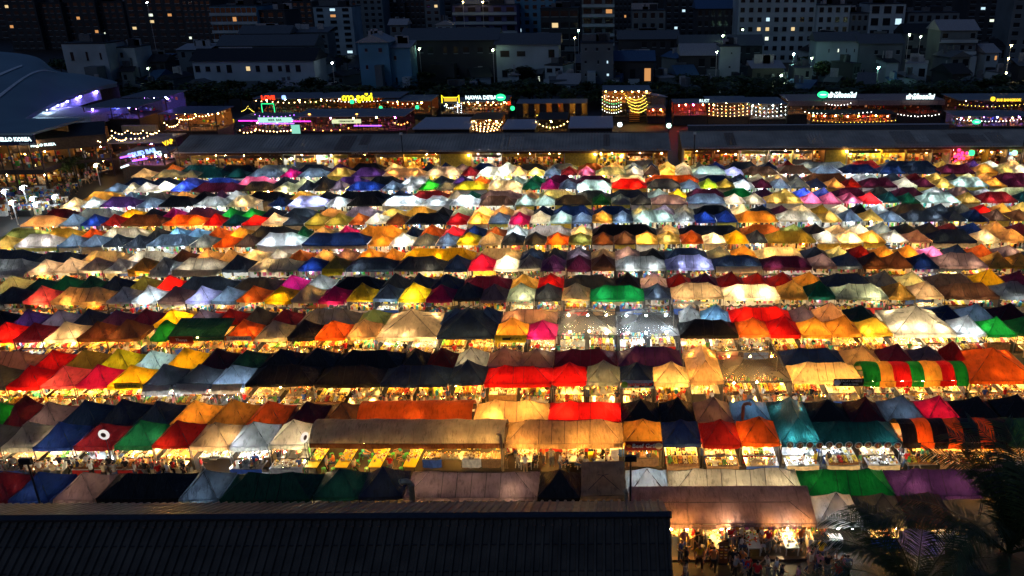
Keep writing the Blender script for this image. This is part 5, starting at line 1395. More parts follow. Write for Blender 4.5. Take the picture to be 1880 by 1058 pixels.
sign_box('pale green lit sign box between pink neon tubes', 505, 220.5, 184.5, 7.5, 1.1, glow('mint box', (.5, .95, .8), .9), 'BEER  BAR', paint('dark letters', (.03, .03, .03), .5))
sign_box('cream lit sign box with green end on the grey roofed bar', 636, 223, 184.5, 6.5, .9, glow('cream box', (.9, .95, .55), .8), 'DEKMUNSOM', paint('dark letters', (.03, .03, .03), .5))
sign_box('mint green lit kiosk panel among the low left bars', 543, 238, 178, 1.8, 2.0, glow('mint panel', (.3, .8, .6), .8))
front_string('row of red and warm bulbs along the pink neon bar', 470, 540, 238, 180, 18, 'warm'); front_string('purple and white bulb row above the pink neon bar', 468, 540, 211, 187, 16, 'violet', size=.8)
front_string('slanting warm bulb string at the left of the low bars', 440, 468, 240, 178, 7, 'warm'); front_string('warm bulb string right of the mint kiosk', 560, 640, 236, 179, 9, 'amber'); front_string('warm bulbs at the right end of the grey roofed bar', 725, 748, 225, 183, 8, 'amber')
string_light('small white bulb cluster left of the low bars', [W(402, 225, 186), W(420, 236, 184)], 16, 'cool', .4, .7)
string_light('cream lotus shaped light cluster over the low bars', [W(444, 205, 196), W(455, 196, 196), W(466, 205, 196)], 18, 'yellow', .2, .6)
for i, px in enumerate((568, 655)): light_ball(f"round orange lamp, {nth(i + 1)} above the grey roofed bar", px, 211, 192, .42, BRIGHT['amber'])
light_ball('red and yellow glowing lantern left of the pink neon tubes', 420, 216, 186, .6, NEON['red']); light_ball('yellow glowing lantern left of the pink neon tubes', 427, 222, 186, .6, NEON['gold'])
# pale flat roofs behind the long building
PALER = paint('pale flat roof', (.5, .49, .56), .6, var=.15)
def flat_roof(label, px0, px1, y0, y1, D0_, z):
    a, b = G(px0, y1, z), G(px1, y0, z)
    x0, x1 = XA(px0, a.y, z), XA(px1, a.y, z)
    rt = thing('terrace_building', label, 'building', ((x0 + x1) / 2, a.y, 0)); h = (x1 - x0) / 2; dp = b.y - a.y
    mb = MB(); mb.bb((-h, 0, z - .25), (h, dp, z))
    for q in range(int(h * 2 / 1.2)): mb.bb((-h + q * 1.2, 0, z + .003), (-h + q * 1.2 + .08, dp, z + .04))
    mb.build('roof', PALER, rt)
    mb = MB(); mb.bb((-h + .2, .8, 0), (h - .2, 1.0, z - .26)); mb.bb((-h + .2, 1, 0), (-h + .4, dp - .2, z - .26)); mb.bb((h - .4, 1, 0), (h - .2, dp - .2, z - .26)); mb.build('wall', DARKW[0], rt)
flat_roof('pale flat roofed bar with stepped left corner', 757, 862, 215, 236, 0, 4.6); flat_roof('small pale flat roofed bar beside lit terrace', 921, 983, 219, 236, 0, 4.4); flat_roof('wide pale flat roofed bar right of the bulb strings', 1043, 1126, 213, 234, 0, 4.8)
bar('low bar terrace crowded with warm bulbs between pale roofs', 864, 920, 219, 241, 184, dep=8, wall=2, lamps=('amber', 'warm'), nl=4, dens=8, roofm=DARKW[2])
bar('dark bar terrace with drooping bulb string between pale roofs', 985, 1042, 219, 241, 186, dep=8, wall=0, lamps=('yellow',), nl=1, dens=5, roofm=DARKW[0])
for j in range(4): front_string(f"warm bulb row across the small terrace, {nth(j + 1)} from the top", 866 + j, 922 - j * 3, 224 + j * 4.5, 183 - j * .8, 12, 'warm')
front_string('drooping warm bulb string between two pale roofs', 984, 1042, 224, 184, 15, 'warm', sag=1.3)
string_light('white bulb cluster above the drooping string', [W(986, 212, 196), W(1008, 214, 195)], 9, 'yellow', .2, .8)
# centre bars
bar('bar with white rooftop lettering and green oval sign', 846, 932, 186, 209, 216, wall=2, lamps=('amber', 'warm', 'red'), nl=5, dens=14)
bar('small bar with yellow lit rooftop arch', 808, 846, 190, 209, 216, wall=0, lamps=('yellow', 'cool'), nl=2, dens=10)
neon_sign('white lettered NAWA DE BAR rooftop sign', "NAWA DE'BAR", 886, 179.5, 215, 1.9, 'white', .04)
oval_sign('green glowing oval sign right of the white lettering', 919, 179, 215, 2.6, 1.7, NEON['green'])
rt = thing('rooftop_arch', 'yellow glowing rooftop arch on the small bar', 'lit sign', W(827, 183, 215), 0)
mb = MB(); mb.tube([(-2.2, 0, -.9), (-2.2, 0, 1.1), (-1.7, 0, .5), (1.7, 0, .5), (2.2, 0, 1.1), (2.2, 0, -.9)], .13, 5); mb.build('outline', NEON['yellow'], rt)
mb = MB(); mb.box((0, .1, -.1), (3.4, .1, .8)); mb.build('panel', glow('amber panel', (1, .6, .05), .8), rt)
string_light('white bulb curtain at the right post of the yellow arch bar', [W(840, 188, 214), W(840, 206, 214)], 9, 'cool', 0, .7); string_light('second white bulb curtain right of the yellow arch bar', [W(847, 190, 214), W(847, 207, 214)], 8, 'cool', 0, .7)
front_string('white bulb string under the yellow arch', 816, 835, 195, 214, 9, 'cool', size=.7); front_string('warm bulb row under the white lettered bar roof', 852, 930, 190, 215, 14, 'warm')
light_ball('green round lamp right of the white lettered bar', 941, 199, 212, .9, NEON['green']); light_ball('small red lamp on the corner of the white lettered bar', 934, 190, 212, .7, NEON['red'])
rt_, h, zt, zf = bar('row of shophouses with open amber doorways', 948, 1078, 189, 216, 212, dep=5, wall=2, lamps=('yellow', 'amber'), nl=3, dens=3)
for q in range(6):
    mb = MB(); mb.bb((-h + 2 * h * q / 6, .3, zf), (-h + 2 * h * q / 6 + 1.6, .5, zt - .2)); mb.build('front_wall', DARKW[0], rt_)
rt_, h, zt, zf = bar('tall container bar draped in looping yellow light strings', 1106, 1195, 166, 213, 212, dep=8, wall=2, lamps=('amber', 'warm', 'amber'), nl=6, dens=10)
mb = MB(); mb.bb((-h, .3, (zt + zf) / 2 - .2), (h, 8, (zt + zf) / 2)); mb.build('upper_deck', DARKW[2], rt_)
mb = MB()
for q in range(8): mb.bb((h * .1, -3 + q * .4, .3 + q * .42), (h * .1 + 2.6, -2.55 + q * .4, .42 + q * .42))
mb.build('stairs', PAL[3], rt_)
for j in range(5): string_light(f"looping yellow rope light, {nth(j + 1)} from the top of the container bar", [W(1146 + j * 3, 173 + j * 7.5, 210), W(1184 + j * 1.5, 176 + j * 5.5, 210)], 26, 'yellow', 1.2 - j * .1, .75)
for j in range(5): string_light(f"greenish white bulb string, {nth(j + 1)} from the top left of the container bar", [W(1106, 178 + j * 6, 209), W(1140, 182 + j * 5.5, 209)], 14, ('warm', 'green', 'white', 'yellow', 'white')[j], .7, .8)
front_string('white bulbs along the container bar eave', 1110, 1180, 176, 210, 16, 'white', size=.7)
bar('small pavilion with red counter beside the container bar', 1188, 1222, 198, 213, 208, dep=4, wall=1, lamps=('red', 'amber'), nl=2, dens=6)
rt = thing('striped_roof_shed', 'blue striped lean-to roof right of the container bar', 'shed', W(1203, 186, 214), 0)
mb = MB()
for q in range(6): mb.add([(-2.8, q * .8, 1.8 - q * .0), (3.2 - q * .3, q * .8, 1.0), (3.2 - q * .3, q * .8 + .6, 1.1), (-2.8, q * .8 + .6, 1.9)], [(0, 1, 2, 3)], 0)
mb.bb((-2.7, .2, -5), (2.7, 5, .9), 1); mb.build('roof', [PALER, DARKW[4]], rt)
light_ball('round white lamp left of the alley', 1138, 229, 180, .75, BRIGHT['cool']); light_ball('greenish white lamp at the alley mouth', 1228, 231, 178, .8, glow('green white lamp', (.6, 1, .8), 5))
# right hand bars
bar('bar glowing red orange inside behind the alley', 1236, 1300, 189, 212, 205, dep=5, wall=1, lamps=('red', 'red', 'pink'), nl=4, dens=4)
rt_, h, zt, zf = bar('bar packed with warm point lights under rusty lettering', 1300, 1378, 188, 213, 205, wall=0, lamps=('amber', 'warm'), nl=3, dens=10)
neon_sign('pale rooftop sign reading RUST', 'RUST', 1293, 185.5, 204, 1.5, 'white', .0)
for j in range(4): front_string(f"warm bulb row inside the bar under the rusty lettering, {nth(j + 1)} from top", 1302, 1372, 192 + j * 6, 204 - j * .3, 16, 'warm', size=.75)
bar('brightly white lit bar left of the wide red bar', 1378, 1444, 190, 218, 203, wall=4, lamps=('cool', 'cool', 'warm'), nl=5, dens=18)
for j in range(3): front_string(f"cool white bulb row in the white lit bar, {nth(j + 1)} from top", 1380, 1442, 196 + j * 7, 202, 14, ('cool', 'white', 'cool')[j], size=.8)
rt_, h, zt, zf = bar('wide red bar with two white Thai signs on its roof', 1446, 1732, 184, 209, 205, wall=0, lamps=('amber', 'red'), nl=4, dens=4, roofm=paint('pale red eave', (.32, .22, .22), .6))
mb = MB(); mb.bb((-h, -.62, zt - 1.2), (h, -.51, zt - .1)); mb.build('fascia', paint('pinkish fascia', (.30, .17, .16), .7), rt_)
neon_sign('white Thai neon left on the wide red bar roof', 'เจ้าโก๋งรถไฟ', 1546, 175.5, 203.5, 2.1, 'white', .06); neon_sign('white Thai neon right on the wide red bar roof', 'เจ้าโก๋งรถไฟ ', 1691, 178.5, 203.5, 2.1, 'white', .06)
oval_sign('green glowing oval sign on the wide red bar roof', 1511, 174, 204, 2.7, 1.6, NEON['green'])
rt_, h, zt, zf = bar('low amber lit dining pavilion before the wide red bar', 1490, 1646, 209, 224, 190, dep=4, wall=2, lamps=('amber', 'red'), nl=8, dens=6, roofm=DARKW[0])
front_string('row of white bulbs above the amber dining pavilion', 1478, 1600, 206, 190, 26, 'white', size=.8); front_string('row of yellow bulbs under the amber dining pavilion', 1494, 1644, 221, 188.5, 36, 'yellow', size=.6)
front_string('row of white bulbs right of the amber pavilion', 1648, 1724, 210, 192, 20, 'white', size=.8); front_string('short white bulb row under the left Thai neon', 1516, 1562, 190, 203, 14, 'white', size=.8)
bar('bar with yellow BUS lettering at the right edge', 1757, 1920, 183, 208, 205, wall=0, lamps=('amber', 'blue'), nl=3, dens=5)
bar('low bar glowing blue at the right edge', 1756, 1900, 213, 232, 184, dep=6, wall=4, lamps=('blue', 'amber', 'violet'), nl=6, dens=8)
neon_sign('yellow BUS BANGKOK sign on the right edge bar roof', 'BUS BANGKOK', 1852, 184, 204, 1.25, 'gold', .04)
light_ball('yellow glowing emblem left of the BUS lettering', 1823, 182, 204, .9, NEON['gold'])
front_string('row of pale bulbs under the BUS lettered roof', 1762, 1880, 192, 203, 26, 'yellow', size=.7); front_string('row of white bulbs above the blue glowing bar', 1757, 1875, 219, 183, 30, 'white', size=.7)
oval_sign('small green oval sign in the blue glowing bar', 1793, 224, 182.5, 1.8, 1.0, NEON['green'])
rt = thing('long_wall', 'long unlit pale wall top behind the right long roof', 'wall', W(1500, 230, 176), 0)
a_, b_ = XA(1262, 176, 3), XA(1740, 176, 3); x_ = rt.location.x; z_ = rt.location.z
mb = MB(); mb.bb((a_ - x_, 0, -z_), (b_ - x_, .3, 0)); mb.build('panel', DARKW[4], rt); mb = MB(); mb.bb((a_ - x_, -.1, .003), (b_ - x_, .4, .15)); mb.build('coping', PALER, rt)

# ---------------------------------------------------------------- the great arched hall at the left
HALLR = paint('hall roof sheet', (.17, .27, .32), .5, .0, var=.2, scale=.05)
Apx = [(-240, 330, 135), (-110, 285, 142), (0, 245, 150), (67, 204, 165), (117, 181, 180), (167, 163, 195), (214, 153, 210)]
Bpx = [(-240, 88, 200), (-110, 90, 200), (0, 95, 202), (67, 105, 205), (104, 130, 209), (161, 138, 211), (216, 151.5, 212)]
A_ = [W(*p) for p in Apx]; B_ = [W(*p) for p in Bpx]
def catm(P, t):
    n = len(P) - 1; i = min(int(t * n), n - 1); u = t * n - i
    p0, p1, p2, p3 = P[max(i - 1, 0)], P[i], P[i + 1], P[min(i + 2, n)]
    return .5 * (2 * p1 + (p2 - p0) * u + (2 * p0 - 5 * p1 + 4 * p2 - p3) * u * u + (3 * p1 - p0 - 3 * p2 + p3) * u ** 3)
def surf(t, v):
    a, b = catm(A_, t), catm(B_, t)
    p = a.lerp(b, v); p.z += 2.2 * math.sin(v * math.pi) * (1 - t) ** .5
    return p
root = thing('arched_hall', 'great hall with curved blue grey sheet roof at the left edge', 'hall', (0, 0, 0))
def patch(t0, t1, v0, v1, nt_, nv, off=0.0, th=None):
    mb = MB(); vs = []
    for i in range(nt_ + 1):
        for j in range(nv + 1):
            p = surf(t0 + (t1 - t0) * i / nt_, v0 + (v1 - v0) * j / nv); vs.append((p.x, p.y, p.z + off))
    mb.add(vs, [(i * (nv + 1) + j, i * (nv + 1) + j + 1, (i + 1) * (nv + 1) + j + 1, (i + 1) * (nv + 1) + j) for i in range(nt_) for j in range(nv)])
    return mb
mb = patch(0, 1, 0, 1, 40, 12)
vs = [surf(i / 40, 0) for i in range(41)]
for i in range(40):
    a, b = vs[i], vs[i + 1]; mb.quad(a, b, b - Vector((0, 0, .8)), a - Vector((0, 0, .8)))
mb.build('roof', HALLR, root, smooth=True, sharp=40)
def inv(px, py):
    return min(((t / 60, v / 40) for t in range(61) for v in range(41)), key=lambda q: (lambda r: (r[0] - px) ** 2 + (r[1] - py) ** 2)(proj(surf(*q))))
for (a, b) in (((-30, 208), (104, 135)), ((-60, 165), (38, 123)), ((-30, 262), (20, 232))):
    ta, va = inv(*a); tb, vb = inv(*b); mb = MB()
    for i in range(16):
        p = []
        for (u, o_) in ((i / 16, 0), ((i + 1) / 16, 0), ((i + 1) / 16, .035), (i / 16, .035)):
            q = surf(ta + (tb - ta) * u, min(1, va + (vb - va) * u + o_)); p.append((q.x, q.y, q.z + .15))
        mb.add(p, [(0, 1, 2, 3)])
    mb.build('skylight', paint('skylight sheet', (.75, .8, .8), .4), root)
mb = MB()
for i in range(24):
    ta, tb = .36 + .52 * i / 24, .36 + .52 * (i + 1) / 24
    a, b = surf(ta, .12), surf(tb, .12)
    za, zb_ = surf(ta, 0).z - 3.2, surf(tb, 0).z - 3.2
    mb.add([(a.x, a.y, za), (b.x, b.y, zb_), (b.x, b.y, b.z - .1), (a.x, a.y, a.z - .1)], [(0, 1, 2, 3)])
mb.build('end_wall', paint('stage backdrop', (.55, .62, .72), .8), root)
for i, (t_, c_, e_) in enumerate(((.46, (.7, .95, 1), 150), (.55, (.7, .9, 1), 120), (.62, (.45, .4, 1), 150), (.68, (.25, .2, 1), 260), (.76, (.22, .15, 1), 260), (.86, (.2, .12, 1), 160))):
    q = surf(t_, .05); mb = MB(); mb.ball((q.x, q.y, q.z - 1.3), .28); mb.build('spot_lamp', glow(f'stage lamp {i}', c_, e_), root)
mb = MB()
for i in range(0, 41, 4):
    a = surf(i / 40, 0.02); b = surf(i / 40, 1)
    if i < 34: mb.tube([(b.x, b.y - .5, 0), (b.x, b.y - .5, b.z - .5)], .3, 6)
mb.build('column', STEEL, root)
mb = MB(); pts_ = [surf(i / 12, 1) for i in range(13)]
for a, b in zip(pts_, pts_[1:]): mb.quad((a.x, a.y, 0), (b.x, b.y, 0), b - Vector((0, 0, .1)), a - Vector((0, 0, .1)))
mb.build('rear_wall', DARKW[4], root)
# stage floor and lit interior under the arch
def slab_box(name, label, px0, px1, ytop, ybot, D, dep, m, cat='building', parts=()):
    a, b = W(px0, ytop, D), W(px1, ytop, D)
    rt = thing(name, label, cat, ((a.x + b.x) / 2, D, 0)); h = (b.x - a.x) / 2; z = (a.z + b.z) / 2
    zb = max(0, W((px0 + px1) / 2, ybot, D).z)
    mb = MB(); mb.bb((-h, 0, zb), (h, dep, z)); mb.build('body', m, rt)
    return rt, h, z, zb
rt, h, z, zb = slab_box('stage', 'blue lit stage floor under the arched hall roof', 45, 165, 215, 232, 166, 14, paint('stage block', (.3, .33, .42), .7), 'stage')
bar('blue lit upper lounge beside the arched hall', 165, 262, 196, 218, 172, dep=10, wall=4, lamps=('violet', 'blue', 'blue'), nl=4, dens=5)
bar('glassy blue lounge at the right end of the hall', 236, 312, 178, 222, 184, dep=9, wall=4, lamps=('blue', 'violet', 'blue'), nl=5, dens=6, roofm=paint('lounge roof', (.16, .17, .22), .5))
rt, h, z, zb = slab_box('lounge_wall', 'pale lit parapet wall below the blue lounge', 222, 285, 231, 242, 168, 1, paint('parapet', (.5, .36, .22), .8), 'wall')
front_string('upper warm bulb string at the end of the hall', 205, 292, 240, 160, 26, 'warm', 3, .7, .9); string_light('long rising warm bulb string left of the long roof', [W(180, 260, 152), W(205, 250, 156), W(232, 254, 158), W(285, 243, 162)], 34, 'warm', .6, .9)
string_light('warm bulb string over the timber terrace', [W(302, 226, 172), W(318, 232, 172), W(332, 219, 172)], 16, 'warm', .4, .9); string_light('rising warm bulb string toward the bars', [W(325, 218, 174), W(360, 214, 176), W(405, 201, 182)], 26, 'warm', .5, .9)
bar('timber terrace bar between hall and long roof', 298, 400, 208, 240, 176, dep=8, wall=2, lamps=('amber', 'warm'), nl=5, dens=8, roofm=paint('slate bar roof', (.12, .14, .2), .5))
bar('dark low bar under the long warm string', 170, 300, 262, 292, 158, dep=8, wall=0, lamps=('amber', 'violet'), nl=2, dens=5)
# cafe
CAFD = 143.0
rt = thing('cafe_building', 'two storey glass fronted cafe with lit white lettering at left edge', 'cafe', (XA(40, CAFD, 3), CAFD, 0))
x_ = rt.location.x
x0, x1 = XA(-90, CAFD, 5) - x_, XA(78, CAFD, 5) - x_
zt = W(40, 246, CAFD).z; zs = W(40, 266, CAFD).z; zm = W(40, 311, CAFD).z; z2 = W(40, 322, CAFD).z
mb = MB(); mb.bb((x0, -1.5, zt), (x1 + .4, 14, zt + .4)); mb.build('roof', HALLR, rt)
mb = MB(); mb.bb((x0, -.6, zs), (x1, -.2, zt - .003)); mb.build('fascia', paint('navy fascia', (.01, .02, .06), .4), rt)
letter(rt, 'HELLO KOREA', .92, NEON['white'], (XA(33, CAFD, 8) - x_, -.7, (zt + zs) / 2 + .1), bold=.045); letter(rt, 'dessert cafe', .6, PAL[0], (XA(56, CAFD, 8) - x_, -.7, zs + .3))
mb = MB(); mb.bb((x0, -.5, zm - .8), (x1, 10, zm)); mb.build('floor_slab', DARKW[0], rt)
mb = MB(); mb.bb((x0, 9, 0), (x1, 9.3, zt - .003)); mb.build('rear_wall', SHOPW[0], rt)
for q in range(10):
    X = x0 + (x1 - x0) * q / 9
    mb = MB(); mb.bb((X - .07, -.1, zm + .003), (X + .07, .1, zs)); mb.build('mullion', STEEL, rt)
    mb = MB(); mb.bb((X - .12, -.1, 0), (X + .12, .15, zm - .81)); mb.build('column', STEEL, rt)
for fl, (za, zb_) in enumerate(((zm, zs), (0, zm - .8))):
    for q in range(7):
        mb = MB(); mb.ball((x0 + (x1 - x0) * (q + .5) / 7, 1.5 + (q % 3) * 1.5, zb_ - .6), .16); mb.build('light_bulb', glow('cafe lamp', (1, .62, .25), 130), rt)
    mb = MB(); clutter(mb, x0 + 1, x1 - 1, .8, 8, za + .2, za + 1.6, 130, R, 1.3); o = mb.build('furnishings', PAL, rt); o['kind'] = 'stuff'
rt = thing('restaurant_wing', 'dark gabled restaurant wing with white lettering beside the cafe', 'restaurant', (XA(120, 150, 3), 150, 0), rad(28))
L_ = 15; zt2 = W(110, 252, 150).z
mb = MB(); mb.bb((-L_ / 2, -.5, zt2 - 2.2), (L_ / 2, -.2, zt2)); mb.build('fascia', DARKW[0], rt)
mb = MB(); mb.add([(-L_ / 2, -.8, zt2), (L_ / 2, -.8, zt2), (L_ / 2, 5, zt2 + 1.6), (-L_ / 2, 5, zt2 + 1.6), (L_ / 2, 11, zt2), (-L_ / 2, 11, zt2)], [(0, 1, 2, 3), (3, 2, 4, 5)]); mb.build('roof', paint('wing roof', (.03, .035, .045), .6), rt)
letter(rt, 'HELLO BUIZA', .62, NEON['white'], (-2.6, -.6, zt2 - 1.1), bold=.03)
for zz in (zt2 * .44,): 
    mb = MB(); mb.bb((-L_ / 2, -.5, zz - .5), (L_ / 2, 9, zz)); mb.build('floor_slab', DARKW[0], rt)
mb = MB(); mb.bb((-L_ / 2, 9, 0), (L_ / 2, 9.3, zt2 - .01)); mb.build('rear_wall', DARKW[2], rt)
for q in range(8):
    X = -L_ / 2 + L_ * q / 7
    mb = MB(); mb.bb((X - .1, -.3, 0), (X + .1, -.05, zt2 - 2.2)); mb.build('column', STEEL, rt)
for q in range(10):
    mb = MB(); mb.ball((-L_ / 2 + L_ * (q % 5 + .5) / 5, 2 + q % 3, (zt2 * .44 - .9) if q > 4 else zt2 - 2.9), .13); mb.build('light_bulb', glow('wing lamp', (1, .5, .13), 90), rt)
mb = MB(); clutter(mb, -L_ / 2 + .5, L_ / 2 - .5, 0, 7, .2, 1.3, 90, R); clutter(mb, -L_ / 2 + .5, L_ / 2 - .5, 0, 7, zt2 * .44 + .2, zt2 * .44 + 1.2, 60, R); o = mb.build('furnishings', PAL, rt); o['kind'] = 'stuff'
# squid bar kiosk and coloured signs before the long roof's left end
bar('violet lit kiosk bar left of the long roof', 218, 300, 283, 304, 150, dep=5, wall=0, lamps=('violet', 'warm', 'violet'), nl=5, dens=12)
s_ = neon_sign('blue neon SQUID BAR sign over the violet kiosk', 'SQUID BAR', 261, 281, 148, 1.5, 'blue', .05); s_.rotation_euler.y = -.2
s_ = neon_sign('yellow and red neon sign at the left end of the long roof', 'VAP', 309, 262, 150, 1.6, 'gold', .05); s_.rotation_euler.y = -.3
neon_sign('pale neon letters right of the blue neon sign', 'PG', 290, 282, 148, 1.6, 'white', .03)
for i, (a, b, y, k) in enumerate(((221, 243, 290, 'violet'), (243, 270, 296, 'violet'), (222, 236, 308, 'white'))):
    p_, q_ = W(a, y, 147), W(b, y - 5, 147)
    rt = thing('neon_tube', f"{k} neon tube, {nth(i + 1)} of the kiosk left of the long roof", 'neon tube', p_, 0, 'neon tubes')
    mb = MB(); mb.tube([(0, 0, 0), tuple(q_ - p_)], .16, 6); mb.build('tube', NEON[k], rt)
    mb = MB(); mb.tube([((q_.x - p_.x) * .5, .1, 0), ((q_.x - p_.x) * .5, .1, -p_.z + .1)], .05, 4); mb.build('bracket', STEEL, rt)
# open plaza at the left: crowd, white lit stalls, street lamp, small garden
for i in range(70):
    x_, y_ = R.uniform(95, 190), R.uniform(318, 362)
    if x_ < 95 + (y_ - 318) * .2 or x_ > 205 - (y_ - 318) * 1.7: continue
    p_ = G(x_, y_)
    person(R.choice(('stand', 'walk')), (p_.x, p_.y, 0), R.uniform(0, 6.2), f"in plaza crowd by the cafe, spot {i}" if False else 'in the plaza crowd by the cafe')
def plaza_lamp(label, px, py, D, kind, e, r_=.3):
    p_ = W(px, py, D)
    rt = thing('street_lamp', label, 'street lamp', (p_.x, D, 0))
    mb = MB(); mb.tube([(0, 0, 0), (0, 0, p_.z + .3), (.3, 0, p_.z + .4), (.8, 0, p_.z + .3)], .07, 6); mb.build('pole', WHITEP, rt)
    mb = MB(); mb.ball((0.0, -.2, p_.z), r_); mb.build('lamp_head', glow(f'plaza {kind} {e}', {'w': (1, .75, .3), 'c': (.8, .92, 1), 'g': (.75, 1, .6), 't': (.4, 1, .8)}[kind], e * (.35 if D < 160 else 1)), rt)
    return rt
plaza_lamp('yellowish street lamp in the plaza left of the first tents', 176, 304, 146, 'w', 260, .3)
for i, (px, py) in enumerate(((22, 372), (60, 365), (8, 352), (66, 375), (42, 345), (100, 362))): plaza_lamp(f"cold white flood lamp, {nth(i + 1)} of the white lit stalls at left edge", px, py, 121 + i * 1.5, 'c', 260, .3)
for i in range(22):
    a_ = G(4 + (i % 8) * 15 + i // 8 * 5, 396 - (i // 8) * 15 - (i % 3) * 3)
    rt = thing('white_stall', f"white lit stall, {nth(i + 1)} from the left at the left edge of the market", 'stall', (a_.x, a_.y, 0))
    mb = MB(); mb.bb((-1, -.5, 0), (1, .5, .9)); mb.build('counter', PAL[(0, 7, 6, 8, 1, 11, 8)[i % 7]], rt)
    mb = MB(); clutter(mb, -1, 1, -.5, .5, .95, 1.5, 26, R, .7); o = mb.build('goods', PAL, rt); o['kind'] = 'stuff'
    mb = MB(); valance_mb(mb, -1, 1, .6, 0, 1.7, 1.6, i, front_only=True); mb.build('back_sheet', SHEETS[(0, 2, 6, 4, 2)[i % 5]], rt)
for i in range(22):
    p_ = G(5 + i * 4.2, 395 + R.uniform(-28, 10)); person(R.choice(('stand', 'walk')), (p_.x, p_.y, 0), R.uniform(0, 6), 'by the white stalls at left edge')
for i, (px, py, h_) in enumerate(((143, 330, 5), (150, 322, 4), (130, 326, 4.5))):
    p_ = G(px, py); tree(p_.x, p_.y, h_, 4.5, f"small lit garden tree, {nth(i + 1)} in the plaza beside the cafe", seed=i)
for i in range(8):
    a_ = G(70 + i * 17, 345 - (i % 4) * 8)
    rt = thing('cafe_table', f"small outdoor cafe table with dishes, {nth(i + 1)} from the left in the plaza", 'table', (a_.x, a_.y, 0))
    mb = MB(); mb.lathe((0, 0, .72), [(.6, 0), (.6, .04)], 10); mb.build('tabletop', PAL[1], rt); mb = MB(); mb.tube([(0, 0, 0), (0, 0, .72)], .05, 6); mb.build('leg', STEEL, rt)
mb = MB()

